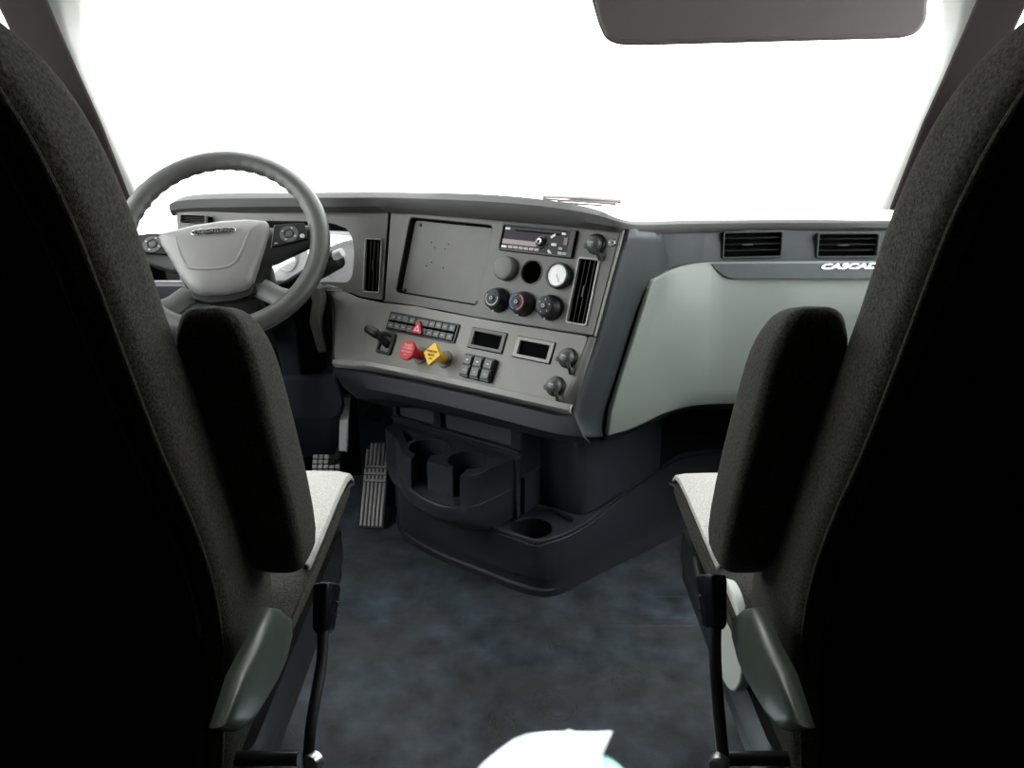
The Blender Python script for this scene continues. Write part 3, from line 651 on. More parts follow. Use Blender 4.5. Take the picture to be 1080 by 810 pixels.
# ================================================================== STEERING WHEEL
WD = 1.74
wc = CAM + ray(235, 255.5) * WD
WT = math.radians(38)            # plane leans this far from upright
h_ = Vector((math.cos(.10), -math.sin(.10) * 0 - .0, .07)).normalized()
n_ = Vector((.10, -math.cos(WT), math.sin(WT))).normalized(); h_ = (h_ - n_ * h_.dot(n_)).normalized(); v_ = n_.cross(h_)
_a = math.radians(5); h_, v_ = h_ * math.cos(_a) + v_ * math.sin(_a), v_ * math.cos(_a) - h_ * math.sin(_a)
W = Matrix(((h_.x, v_.x, n_.x, wc.x), (h_.y, v_.y, n_.y, wc.y), (h_.z, v_.z, n_.z, wc.z), (0, 0, 0, 1)))
sw = empty('steering_wheel', W, 'large grey four-spoke steering wheel with a pale airbag cover and button pods', 'steering wheel')
RR = .209
def rim():
    bm = bmesh.new(); rings = []; N = 144
    for i in range(N):
        a = 2 * PI * i / N; deg = math.degrees(a) % 360
        bump = .0016 * math.sin(deg / 360 * 2 * PI * 44) if 20 < deg < 160 else 0
        ring = []
        for k in range(16):
            b = 2 * PI * k / 16; r = .0215
            rx = math.cos(b) * r; rz = math.sin(b) * r * .95
            if rx < 0: rx = rx * 1.05 + bump * abs(math.cos(b))
            ring.append(Vector(((RR + rx) * math.cos(a), (RR + rx) * math.sin(a), rz)))
        rings.append(ring)
    return loft_closed(rings)
lpart(sw, 'rim', rim(), M_RIM)
# spokes (dark) : two wide horizontal ones and two lower ones running into the rim
for s in (-1, 1):
    sec = []
    for t, yc, hh, zc, th in ((.070, -.020, .054, -.006, .016), (.110, -.014, .048, -.010, .014), (.150, -.006, .038, -.010, .013), (.185, .000, .030, -.006, .012), (.207, .004, .024, -.002, .010)):
        sec.append([Vector((s * t, yc + math.sin(2 * PI * k / 16) * hh * (1 if abs(math.sin(2 * PI * k / 16)) < .8 else .96), zc + math.cos(2 * PI * k / 16) * th)) for k in range(16)])
    lpart(sw, 'spoke', loft(sec), M_BLACK)
    sec = []
    for (x, y, hh, zc, th) in ((.045, -.095, .026, -.018, .012), (.080, -.116, .024, -.014, .012), (.105, -.135, .023, -.010, .012), (.124, -.150, .028, -.004, .012), (.135, -.160, .034, -.001, .010)):
        d = Vector((.8, -.6, 0)); pr = Vector((.6, .8, 0))
        sec.append([Vector((s * (x + pr.x * math.sin(2 * PI * k / 14) * hh), y + pr.y * math.sin(2 * PI * k / 14) * hh, zc + math.cos(2 * PI * k / 14) * th)) for k in range(14)])
    lpart(sw, 'spoke', loft(sec), M_RIM)
    # control pods
    pod = lpart(sw, 'button_pod', prism(rpoly([(s * .113, .027), (s * .178, .028), (s * .182, -.012), (s * .104, -.026)], .005), .004, .0105), M_BLACK, bevel=.0015)
    lpart(pod, 'rocker_ring', lathe([(.0105, .0110), (.0115, .0125), (.0195, .0125), (.0205, .0108)], 32, Matrix.Translation((s * .143, .002, 0))), M_BTN)
    lpart(pod, 'centre_key', lathe([(0, .0135), (.0075, .0130), (.0088, .0108)], 24, Matrix.Translation((s * .143, .002, 0))), M_BTN)
    for i in range(4):
        a = PI / 4 + i * PI / 2 + .3
        lpart(pod, 'key_mark', box(-.0018, .0018, -.0018, .0018, .0125, .0129, M=Matrix.Translation((s * .143 + .015 * math.cos(a), .002 + .015 * math.sin(a), 0))), M_GREYM)
    lpart(pod, 'phone_key', lathe([(0, .0128), (.0045, .0123), (.0055, .0105)], 16, Matrix.Translation((s * .171, -.005, 0))), M_GREYM)
    lpart(pod, 'key_mark', box(-.003, .003, -.001, .001, .0105, .0109, M=Matrix.Translation((s * .114, -.018, 0))), M_GREYM)
    lpart(pod, 'pod_edge', tube([(s * .113, .028, .008), (s * .104, -.027, .008)], .0012, 8), M_SILVER)
# hub shell behind and airbag cover
lpart(sw, 'hub_shell', loft([[Vector((x * k, y * k - .01, z)) for x, y in rpoly([(-.120, .040), (.120, .040), (.105, -.02), (.070, -.120), (-.070, -.120), (-.105, -.02)], .02)] for k, z in ((1, -.004), (1.0, -.030), (.7, -.07), (.5, -.09))]), M_BLACK)
outline = rpoly([(-.134, .024), (-.06, .040), (0, .046), (.06, .046), (.100, .038), (.102, .012), (.088, -.036), (.070, -.080), (.062, -.108), (.046, -.124), (0, -.130), (-.050, -.126), (-.070, -.110), (-.090, -.076), (-.108, -.036), (-.126, -.002)], .008)
def scaled(poly, k, z, c=(-.012, -.042)): return [Vector((c[0] + (x - c[0]) * k, c[1] + (y - c[1]) * k, z)) for x, y in poly]
cover = lpart(sw, 'airbag_cover', loft([scaled(outline, .99, -.008), scaled(outline, 1, .004), scaled(outline, .985, .012), scaled(outline, .95, .018), scaled(outline, .85, .024), scaled(outline, .6, .029), scaled(outline, .3, .031), scaled(outline, .08, .0315)]), M_PADC, auto=60)
ridge = catmull([(-.092, .016, .0235), (-.088, -.010, .0258), (-.079, -.045, .0265), (-.064, -.070, .0275), (-.020, -.078, .0290), (.020, -.074, .0285), (.040, -.050, .0285), (.056, -.010, .0272), (.070, .024, .0235)], 6)
lpart(cover, 'ridge', tube(ridge, [.0015] * 3 + [.0035] * (len(ridge) - 6) + [.0015] * 3, 10), M_PADC)
bad = [(.047 * math.cos(a) * (1 if True else 1), .0085 * math.sin(a)) for a in [2 * PI * i / 40 for i in range(40)]]
bm_ = Matrix.Translation((-.012, .010, .0285)) @ Matrix.Rotation(math.radians(-7), 4, 'X')
sup = [(.047 * (abs(math.cos(t)) ** .6) * (1 if math.cos(t) > 0 else -1), .0085 * (abs(math.sin(t)) ** .8) * (1 if math.sin(t) > 0 else -1)) for t in [2 * PI * i / 40 for i in range(40)]]
bd = lpart(cover, 'badge', prism(sup, -.004, .0035, bm_), M_CHROME, bevel=.001)
bd2 = lpart(cover, 'badge_field', prism([(x * .9, y * .72) for x, y in sup], 0, .0040, bm_), M_BLACK)
lpart(cover, 'badge_lettering', text_mesh('FREIGHTLINER', .0125, .0006, .0004, bm_ @ Matrix.Translation((0, 0, .0045)), width=.078), M_CHROME)
lpart(cover, 'airbag_lettering', text_mesh('SRS', .0075, .0002, .0003, Matrix.Translation((.060, .028, .0235)) @ Matrix.Rotation(math.radians(-7), 4, 'X')), M_BLACK)
bow = [Vector((x, -.088 - (.006 if abs(x) < .05 else 0), z)) for x, z in ((-.084, .006), (-.04, .010), (0, .012), (.04, .010), (.074, .006))]
lpart(sw, 'lower_cover', loft([[Vector((x, y, z)) for x, y in rpoly([(-.072, -.102), (.064, -.102), (.056, -.134), (.02, -.144), (-.03, -.144), (-.062, -.132)], .008)] for z in (-.012, .004)]), M_BLACK, bevel=.003)
# column
col = empty('steering_column', wc + Vector((0, .25, -.35)), 'black steering column shroud running down from the wheel into the dashboard', 'steering column')
ax = -n_
def ring8(c, rx, ry, k=16, sq=.75):
    out = []
    for i in range(k):
        a = 2 * PI * i / k; cx = abs(math.cos(a)) ** sq * (1 if math.cos(a) > 0 else -1); cy = abs(math.sin(a)) ** sq * (1 if math.sin(a) > 0 else -1)
        out.append(c + h_ * rx * cx + v_ * ry * cy)
    return out
def cpart(name, me, m, par=None, **k): return put(name, me, m, par or col, world=True, **k)
cpart('shroud', loft([ring8(wc + ax * .075, .055, .05), ring8(wc + ax * .10 - v_ * .01, .075, .065), ring8(wc + ax * .18 - v_ * .02, .082, .078), ring8(wc + ax * .26 - v_ * .03, .078, .075), ring8(wc + ax * .34 - v_ * .035, .06, .06)]), M_BLACK)
cpart('lower_shroud', loft([ring8(wc + ax * .10 - v_ * .07, .05, .03), ring8(wc + ax * .20 - v_ * .13, .065, .06), ring8(wc + ax * .30 - v_ * .20, .065, .07), ring8(wc + ax * .38 - v_ * .27, .05, .05)]), M_BLACK)
bj = [at(318, 308, 1.86), at(330, 312, 1.88), at(333, 330, 1.88), at(338, 350, 1.90)]
cpart('side_bracket', loft([[p + Vector((-.012, 0, 0)), p + Vector((.012, 0, .002)), p + Vector((.014, .05, 0)), p + Vector((-.012, .05, 0))] for p in [at(322, 300, 1.87), at(331, 306, 1.87), at(334, 318, 1.87), at(331, 340, 1.89), at(340, 372, 1.92)]]), M_SILVER2, bevel=.003)
sk = empty('column_stalk', at(300, 300, 1.9), 'thick black multifunction stalk with ribbed end, right of the wheel', 'stalk')
pts = catmull([at(292, 306, 1.90), at(312, 297, 1.88), at(332, 287, 1.86), at(350, 277, 1.84), at(359, 272, 1.83)], 4)
n__ = len(pts)
put('arm', tube(pts, [.010 + .012 * min(1, i / (n__ * .5)) for i in range(n__ - 3)] + [.022, .020, .014], 16), M_BLACK, sk, world=True)
put('end_ring', tube([at(352, 270.5, 1.822), at(361.5, 266, 1.815)], [.011, .011], 16), M_WHITE, sk, world=True, bevel=.002)
put('ribbed_grip', tube([at(330, 277.5, 1.835), at(352, 269, 1.82)], [.012, .012], 16), M_BLACK, sk, world=True, bevel=.002)

# ================================================================== CONSOLE
con = empty('floor_console', K @ Matrix.Translation((-.2, 0, -.05)), 'charcoal moulded floor console with two open-fronted cup holders below the dashboard', 'console')
con.matrix_world = Matrix.Translation((-.05, 1.85, 0))
def kpt(u, w, z): return O_U.x * 1 + 0 if False else Vector((O_U.x, O_U.y, 0)) + HS * u + NH * w + Vector((0, 0, z))
def KZ(px, py, z): p = atZ(px, py, z); d = p - O_U; return (d.dot(HS), d.dot(NH))
def kpart(name, me, m=None, par=None, **k): return put(name, me, m or M_LOWER, par or con, world=True, **k)
def kprism(poly, z0, z1): return loft([[kpt(u, w, z) for u, w in poly] for z in (z0, z1)])
# wide base: outline at the floor and at the ledge
floor_o = [(-.56, -.10), KZ(420, 560, 0), (-.45, -.008), KZ(440, 580, 0), (-.27, .026), KZ(500, 607, 0), (-.07, .026), (0, .020), KZ(575, 632, 0), (.052, -.012), (.066, -.05), KZ(640, 603, 0), (.14, -.32), KZ(735, 558, 0), (.28, -.80), (-.35, -.80)]
zl = .165
ledge_o = [(-.555, -.10), KZ(419, 508, zl), (-.43, .004), KZ(436, 527, zl), (-.27, .038), KZ(500, 549, zl), (-.08, .036), (-.01, .030), KZ(568, 571, zl), (.040, -.004), (.056, -.04), KZ(619, 551, zl), (.07, -.32), KZ(716, 478, zl), (.22, -.80), (-.35, -.80)]
mid = lambda t: [(a[0] * (1 - t) + b[0] * t, a[1] * (1 - t) + b[1] * t) for a, b in zip(floor_o, ledge_o)]
def ring(o, z, k=1): return [kpt(u, w, z) for u, w in (rpoly(o, .045, 4) if len(o) > 10 else o)]
tray = [KZ(512, 552, zl), KZ(568, 571, zl), KZ(611, 548, zl), KZ(583, 533, zl), KZ(541, 531, zl)]
def inset(poly, d):
    c = center(poly); return [(u + (c[0] - u) * d, w + (c[1] - w) * d) for u, w in poly]
base = kpart('base', loft([ring(floor_o, 0), ring(mid(.12), .022), ring([(u, w - .006) for u, w in mid(.14)], .026), ring([(u, w - .006) for u, w in mid(.3)], .05), ring(mid(.32), .054), ring(mid(.93), zl - .012), ring([(a - .003 * (1 if a > 0 else -1), b - .006) for a, b in ledge_o], zl - .010)], caps=False), bevel=.003)
# ledge top with the tray opening: filled plate
def kplate(outer, holes, z, depth, bev=0):
    me = plate(outer, holes, depth, bev)
    me.transform(Matrix(((HS.x, NH.x, 0, O_U.x), (HS.y, NH.y, 0, O_U.y), (0, 0, 1, z), (0, 0, 0, 1)))); return me
cup3 = KZ(561, 556, zl - .012)
tr_in = rpoly(inset(tray, .07), .02, 4)
kpart('ledge', kplate(rpoly(ledge_o, .045, 4), [tr_in], zl, .012, .002))
kpart('tray_floor', kplate(rpoly(inset(tray, -.05), .02, 4), [circ(cup3, .050, 36)], zl - .014, .006, .001))
kpart('cup_well', lathe([(.050, 0), (.050, -.004), (.046, -.075), (0, -.078)], 36, Matrix.Translation(kpt(cup3[0], cup3[1], zl - .015))), M_BLACK)
# column under the dashboard
colp = [(-.105, -.135), (.030, -.135), (.050, -.15), (.062, -.19), (.09, -.5), (-.30, -.5)]
colt = [(-.105, -.125), (.010, -.125), (.034, -.138), (.048, -.18), (.09, -.5), (-.30, -.5)]
kpart('column', loft([ring(colp, zl - .004), ring(colt, .40), ring(colt, .47)]), M_LOWER, bevel=.012)
pts = [KZ(640, 513, zl + .01), ]
# back plate with two pocket recesses
BK = Matrix.Translation(kpt(0, -.05, 0)) @ Matrix(((HS.x, 0, NH.x, 0), (HS.y, 0, NH.y, 0), (0, 1, 0, 0), (0, 0, 0, 1)))
def kv(px, py): return uv(px, py, BK)
c1_, c2_ = kv(415, 414), kv(551, 449); zb = .29
p_left = rpoly([kv(416, 408), kv(464, 420), kv(463, 448), kv(416, 434)], .006)
outp = [(c1_[0], zb), (c2_[0], zb), (c2_[0], .46), (c1_[0], .46)]
pw = c2_[0] - c1_[0]
h1 = rrect(c1_[0] + .012, c1_[0] + pw * .34, .345, .450, .008); h2 = rrect(c1_[0] + pw * .40, c2_[0] - .030, .345, .450, .008)
me = plate(outp, [h1, h2], .012, .002); me.transform(BK @ Matrix.Translation((0, 0, .006)))
kpart('back_plate', me, M_DARK)
kpart('pocket_back', box(c1_[0], c2_[0], zb, .46, -.020, -.010, M=BK), M_SILVER2 and mat('pocket_plastic', (.12, .12, .125), .4, 0, .3, 600), bevel=.002)
kpart('pocket_lip', box(c1_[0], c2_[0], .338, .345, -.006, .014, M=BK), M_DARK, bevel=.003)
kpart('side_cheek', box(c1_[0] - .004, c1_[0] + .010, zb - .02, .46, -.40, .004, M=BK), M_LOWER, bevel=.004)
kpart('side_cheek', box(c2_[0] - .012, c2_[0] + .002, zb - .02, .46, -.10, .004, M=BK), M_LOWER, bevel=.004)
kpart('body', box(c1_[0] - .01, c2_[0], .168, .46, -.35, -.012, M=BK), M_LOWER)
# cup holder tier
zt = .325
tier_o = [(c1_[0] + .002, -.048), (c1_[0] + .004, .0), KZ(418, 463, zt), KZ(422, 474, zt), KZ(431, 484, zt), KZ(448, 494, zt), KZ(467, 501, zt), KZ(486, 503, zt), KZ(505, 500, zt), KZ(524, 492, zt), KZ(541, 484, zt), (c2_[0] - .002, -.03), (c2_[0], -.048)]
cA = KZ(452.5, 471.5, zt); cB = KZ(494.5, 485, zt); cr = .051
def slot(c, d0, half, ext):
    """circle of a cup with a straight opening to the front"""
    d = math.radians(d0); out = []
    g = math.asin(half / cr)
    n = 30
    for i in range(n + 1):
        a = d + g + (2 * PI - 2 * g) * i / n; out.append((c[0] + cr * math.cos(a), c[1] + cr * math.sin(a)))
    e = (math.cos(d) * ext, math.sin(d) * ext); s = (-math.sin(d) * half, math.cos(d) * half)
    return out, [(c[0] + e[0] - s[0], c[1] + e[1] - s[1]), (c[0] + e[0] + s[0], c[1] + e[1] + s[1])]
# build the tier from an outline that dips into both cups
oA, eA = slot(cA, 108, .016, .09); oB, eB = slot(cB, 102, .016, .09)
front = [p for p in tier_o]
def front_w(u):
    ps = sorted([(p[0], p[1]) for p in tier_o[1:11]])
    for a, b in zip(ps, ps[1:]):
        if a[0] <= u <= b[0]:
            return a[1] + (b[1] - a[1]) * ((u - a[0]) / max(1e-6, b[0] - a[0]))
    return ps[0][1]
def lower_ring(k, dz, z):
    cx = (c1_[0] + c2_[0]) / 2
    return [kpt(cx + (u - cx) * k, -.048 + (w + .048) * dz, z) for u, w in rpoly(tier_o, .022, 4)]
# solid lower body of the tier, up to the floor of the cut-outs
kpart('cup_holder_body', loft([lower_ring(.98, .70, .16), lower_ring(1, .92, .19), lower_ring(1, 1.03, .212), lower_ring(1, 1.05, .235), lower_ring(1, 1.035, .248)]), M_LOWER, bevel=.003)
# upper wall: pieces between, built by cutting the full prism with boolean shapes
full = kpart('cup_holder_tier', loft([lower_ring(1, 1.03, .247), lower_ring(1, 1, zt - .004), lower_ring(.992, .985, zt)]), M_LOWER)
def slot_poly(c, d0, half, ext):
    o, e = slot(c, d0, half, ext); return o + [e[0], e[1]]
def ang(c, px, py): e = KZ(px, py, zt); return math.degrees(math.atan2(e[1] - c[1], e[0] - c[0]))
dA, dB = ang(cA, 440, 488), ang(cB, 478, 501)
zf = .2475 + .004
k1, k2 = KZ(433, 497, zt), KZ(486, 516, zt)
def along(c, d, r_, side): a = math.radians(d); return (c[0] + math.cos(a) * r_ - math.sin(a) * side, c[1] + math.sin(a) * r_ + math.cos(a) * side)
_d = math.radians((dA + dB) / 2); _o = (math.cos(_d) * .14, math.sin(_d) * .14); f1, f2 = KZ(440, 483.5, zt), KZ(478, 494.5, zt)
fr_cut = [f1, (f1[0] + _o[0], f1[1] + _o[1]), (f2[0] + _o[0], f2[1] + _o[1]), f2]
cu_ = [cutter(slot_poly(cA, dA, .020, .12), zf, .4), cutter(slot_poly(cB, dB, .017, .12), zf, .4), cutter(fr_cut, zf, .4),
       cutter(rpoly([KZ(423, 452, zt), KZ(446, 459, zt), KZ(429, 467, zt)], .005), .275, .4)]
bool_cut(full, cu_)
b = full.modifiers.new('bevel', 'BEVEL'); b.width = .0022; b.segments = 2; b.limit_method = 'ANGLE'; b.angle_limit = math.radians(40)
for c in (cA, cB):
    kpart('cup_floor', lathe([(0, 0), (cr, 0), (cr, .004), (0, .004)], 36, Matrix.Translation(kpt(c[0], c[1], .246))), M_BLACK)
# ================================================================== PEDALS
def pedal_face(M, w0, w1, h, m):
    return prism(rpoly([(-w0 / 2, 0), (w0 / 2, 0), (w1 / 2, h * .8), (w1 / 2 - .012, h), (-w1 / 2 + .012, h), (-w1 / 2, h * .8)], .008), -.010, 0, M)
pb = at(391, 557, 1.985); pt = at(399, 465, 2.115)
v = (pt - pb); plen = v.length; vz = v.normalized(); hx = Vector((1, -.25, 0)); hx = (hx - vz * hx.dot(vz)).normalized(); nn = hx.cross(vz)
PM = Matrix(((hx.x, vz.x, nn.x, pb.x), (hx.y, vz.y, nn.y, pb.y), (hx.z, vz.z, nn.z, pb.z), (0, 0, 0, 1)))
ac = empty('accelerator_pedal', PM, 'long narrow ribbed accelerator pedal standing on the floor beside the console', 'pedal')
wb, wt_ = .076, .070
lpart(ac, 'pedal_plate', prism(rpoly([(-wb / 2, 0), (wb / 2, 0), (wt_ / 2, plen * .90), (wt_ / 2 - .014, plen), (-wt_ / 2 + .014, plen), (-wt_ / 2, plen * .90)], .006), -.012, 0), M_BLACK, bevel=.002)
for i in range(6):
    x = -.0295 + i * .0118
    segs = [(.006, plen * .52), (plen * .545, plen * .60), (plen * .625, plen * .68), (plen * .71, plen * (.97 if 0 < i < 5 else .90))]
    for a, b_ in segs: lpart(ac, 'tread_rib', box(x - .0034, x + .0034, a, b_, -.001, .004), M_TREAD, bevel=.001)
for yy in (.53, .61, .69): lpart(ac, 'tread_rib', box(-.033, .033, plen * yy, plen * yy + .006, -.001, .003), M_TREAD, bevel=.001)
lpart(ac, 'return_link', tube([(0, plen * .5, -.012), (.0, plen * .52, -.06), (-.03, plen * .8, -.10)], .006, 8), M_STEEL)
# brake pedal
bp_ = at(346, 490, 2.02)
BM = frame(bp_, (1, 0, 0), math.radians(38))
br = empty('brake_pedal', BM, 'square brake pedal with a checkered rubber pad on a bare metal arm', 'pedal')
lpart(br, 'pedal_plate', prism(rrect(-.045, .036, -.028, .030, .006), -.012, -.002), M_BLACK, bevel=.002)
for i in range(5):
    for j in range(4):
        lpart(br, 'tread_block', box(-.043 + i * .0158, -.030 + i * .0158, -.026 + j * .0142, -.0148 + j * .0142, -.003, .004), M_TREAD, bevel=.0015)
a0, a1 = at(364, 419, 1.96), at(361, 476, 1.95)
put('arm', loft([[p + Vector((-.010, 0, 0)), p + Vector((.010, 0, 0)), p + Vector((.010, .03, 0)), p + Vector((-.010, .03, 0))] for p in (a0, (a0 + a1) / 2 + Vector((0, -.008, 0)), a1)]), M_ARM, br, world=True, bevel=.002)
put('arm_edge', tube([a0 + Vector((.011, -.002, 0)), (a0 + a1) / 2 + Vector((.011, -.010, 0)), a1 + Vector((.011, -.002, 0))], .003, 8), M_WHITE, br, world=True)
a2 = BM @ Vector((.0, .0, -.012))
put('arm_foot', tube([a1 + Vector((0, .01, .01)), (a1 + a2) / 2 + Vector((0, .02, 0)), a2], .010, 8), M_BLACK, br, world=True)

# ================================================================== SEATS
def yrear(z):
    if z >= .62: return .595 + .412 * (1.075 - z)
    if z >= .52: return .7825 + (.62 - z) * .06
    return .7885 - (.52 - z) * .30
def sec(x0, x1, y0, y1, z, r0, r1, k=5, tilt=0):
    """rounded rectangle ring: r0 corner radius at the rear (y0), r1 at the front"""
    out = []
    for cx, cy, a0, r in ((x1 - r1, y1 - r1, 0, r1), (x0 + r1, y1 - r1, 90, r1), (x0 + r0, y0 + r0, 180, r0), (x1 - r0, y0 + r0, 270, r0)):
        for i in range(k + 1):
            a = math.radians(a0 + 90 * i / k); x = cx + r * math.cos(a); y = cy + r * math.sin(a)
            out.append((x, y, z - (y - y0) * .0))
    return out
def mir(rings, s): return [[Vector((s * x, y, z)) for x, y, z in r] for r in rings]
def seat(s, label):
    t = empty('cab_seat', Vector((s * .6, .95, 0)), label, 'seat', 'two cab seats')
    def sp(name, me, m, par=None, **k): return put(name, me, m, par or t, world=True, **k)
    # backrest: inner edge |x| .31, outer .88
    Z = [(.22, .360, .84), (.30, .345, .855), (.38, .336, .865), (.46, .333, .87), (.52, .333, .87), (.60, .331, .88), (.70, .328, .88), (.80, .330, .88), (.90, .328, .875), (.98, .325, .87), (1.04, .324, .86), (1.09, .328, .85), (1.125, .335, .84), (1.155, .345, .825), (1.18, .360, .80), (1.197, .375, .77), (1.207, .42, .73), (1.210, .48, .68)]
    rings = []
    for z, a, b in Z:
        y = yrear(z); th = (.115 + max(0, .86 - z) * .27) if z < 1.15 else .115 - (z - 1.15) * 1.0
        rr = .022
        rings.append(sec(a, b, y, y + th, z, rr, .045 if th > .1 else .03))
    last = rings[-1]; c = Vector((sum(p[0] for p in last), sum(p[1] for p in last), sum(p[2] for p in last))) / len(last)
    rings.append([((p[0] - c.x) * .6 + c.x, (p[1] - c.y) * .6 + c.y, p[2] + .002) for p in last])
    bk = sp('backrest', loft(mir(rings, s)), M_FAB, sub=1)
    # seam piping along the rear edge and a cloth back cover
    edge = [(a + .010, yrear(z) + .001, z) for z, a, b in Z[:-3]]
    edge2 = [(b - .016, yrear(z) - .001, z) for z, a, b in Z[:-3]]
    top = [(.400, yrear(1.19) - .001, 1.185), (.47, yrear(1.195) - .001, 1.195), (.70, yrear(1.195) - .001, 1.195), (.77, yrear(1.185) - .001, 1.18)]
    sp('piping', tube(catmull([Vector((s * x, y, z)) for x, y, z in edge + top + edge2[::-1]], 3), .0028, 8), M_FAB, bk)
    rr = []
    for z, a, b in Z[1:-2]:
        y = yrear(z); rr.append([Vector((s * x, y - (.006 if 0 < i < 5 else -.002), z)) for i, x in enumerate([a + .028, a + .034, a + .12, b - .12, b - .05, b - .034, b - .028])])
    sp('back_cover', grid(rr), M_FABB, bk, solid=.003)
    # cushion
    CW = .30
    rings = []
    for y, zt_, zb, x0, x1 in ((.80, .445, .375, CW + .02, .87), (.86, .462, .36, CW + .008, .885), (1.0, .466, .355, CW + .002, .895), (1.15, .470, .352, CW, .90), (1.27, .474, .352, CW, .90), (1.35, .470, .350, CW + .004, .895), (1.385, .458, .355, CW + .014, .885), (1.405, .437, .368, CW + .03, .87), (1.412, .415, .39, CW + .05, .85)):
        ring_ = []
        h = (zt_ - zb)
        r = min(.030, h * .4)
        for cx, cz, a0 in ((x1 - r, zt_ - r, 0), (x0 + r, zt_ - r, 90), (x0 + r + .055, zb + r, 180), (x1 - r, zb + r, 270)):
            for i in range(6):
                a = math.radians(a0 + 90 * i / 5); ring_.append((cx + r * math.cos(a), y, cz + r * math.sin(a)))
        rings.append(ring_)
    cu = sp('seat_cushion', loft(mir(rings, s)), M_FAB, auto=70)
    pr = []
    for y, z in ((1.05, .470), (1.15, .4725), (1.27, .4765), (1.34, .474), (1.378, .464), (1.395, .450)):
        pr.append([Vector((s * x, y, z + dz)) for x, dz in ((CW + .010, -.010), (CW + .030, .0015), (.50, .003), (.70, .003), (.845, .001), (.865, -.003))])
    sp('cushion_insert', grid([catmull(r_, 3) for r_ in pr]), M_FABL, cu, solid=.004)
    sp('piping', tube([Vector((s * (CW + .004), y, z - .010)) for y, z in ((.86, .456), (1.0, .461), (1.15, .465), (1.27, .469), (1.35, .464), (1.385, .450))], .0025, 8), M_FAB, cu)
    # seat pan under the cushion
    sp('seat_pan', loft(mir([sec(.335, .86, .80, 1.34, .27, .03, .03), sec(.325, .87, .78, 1.37, .30, .03, .03), sec(.325, .87, .78, 1.37, .362, .03, .03)], s)), M_BLACK)
    # folded-up armrest
    rings = []
    for k, (z, y0, y1, x0, x1, r) in enumerate(((.545, .905, .945, .285, .315, .014), (.552, .888, .967, .270, .328, .022), (.578, .874, .978, .262, .341, .028), (.67, .844, .950, .260, .344, .030), (.75, .812, .920, .260, .344, .030), (.83, .782, .888, .260, .344, .030), (.88, .764, .868, .261, .343, .032), (.905, .757, .850, .266, .333, .032), (.922, .756, .835, .272, .328, .028), (.932, .765, .815, .285, .318, .018))):
        rings.append([(x, y, z + (.5 * (y - (y0 + y1) / 2)) * (-.55 if z > .8 else -.2)) for x, y, _ in sec(x0, x1, y0, y1, z, min(r, .014), r)])
    am = sp('armrest', loft(mir(rings, s)), M_FAB, sub=1)
    # recliner cover: rounded wedge on the inner side
    X1 = .335
    poly = [atX(540 - dx, y, -.272) for dx, y in ((250, 640), (238, 642), (229, 650), (227.5, 668), (234, 695), (244, 718), (258, 742), (268, 759), (281, 772), (300, 768), (283, 712), (265, 676))]
    pl2 = [(p.y, p.z) for p in poly]
    r0 = [Vector((s * .300, y, z)) for y, z in pl2]; cy = sum(p[0] for p in pl2) / len(pl2); cz = sum(p[1] for p in pl2) / len(pl2)
    rings = []
    for x, k in ((.290, 1.0), (.284, 1.0), (.279, .98), (.2745, .93), (.272, .80), (.271, .4)):
        rings.append([Vector((s * x, cy + (y - cy) * k, cz + (z - cz) * k)) for y, z in pl2])
    sp('recliner_cover', loft(rings), M_CASE, auto=70)
    # frame rail, cross bar and suspension
    yb, zb_ = .775, .367
    sp('side_rail', loft([[Vector((s * x, y, z)) for x, y in ((.33, a), (.35, a), (.35, b), (.33, b))] for a, b, z in ((.66, 1.34, .262), (.66, 1.34, .300))]), M_BLACK)
    sp('cross_bar', tube([Vector((s * .262, yb, zb_)), Vector((s * .52, yb, zb_))], .009, 12), M_STEEL and mat('worn_dark_bar', (.05, .05, .05), .3, .6))
    for nm, (y0, z0), (y1, z1) in (('scissor_arm', (.72, .06), (1.2, .27)), ('scissor_arm', (1.2, .06), (.72, .27))):
        for xx in (.47, .76):
            sp(nm, tube([Vector((s * xx, y0, z0)), Vector((s * xx, y1, z1))], .014, 8), M_BLACK)
    sp('base_plate', loft([[Vector((s * x, y, z)) for x, y in rrect(.44, .80, .66, 1.26, .02)] for z in (0.0, .045)]), M_BLACK, bevel=.004)
    bl = []
    for i in range(9):
        k = .0 if i % 2 else .012; bl.append([Vector((s * x, y, .05 + i * .027)) for x, y in rrect(.50 - k, .74 + k, .82 - k, 1.14 + k, .03)])
    sp('bellows', loft(bl), M_VOID)
    if s > 0:
        c = atX(757, 655, .300); out = []
        for i in range(28):
            a = 2 * PI * i / 28; out.append((c.y + .088 * math.cos(a) * 1.0, c.z - .02 + .075 * math.sin(a)))
        sp('side_cap', loft([[Vector((x, y, z)) for y, z in out] for x in (.328, .318, .312)]), mat('white_side_cap', (.5, .52, .48), .5), bevel=.003)
        sp('adjust_lever', tube([atX(733, 590, .30), atX(738, 612, .30), atX(745, 640, .302)], [.010, .014, .008], 10, flat=.6), M_BLACK)
    return t
seat(-1, 'dark fabric driver seat seen from behind, steering-wheel side, armrest folded up')
seat(1, 'dark fabric passenger seat seen from behind, facing the pale grey dash panel, armrest folded up')

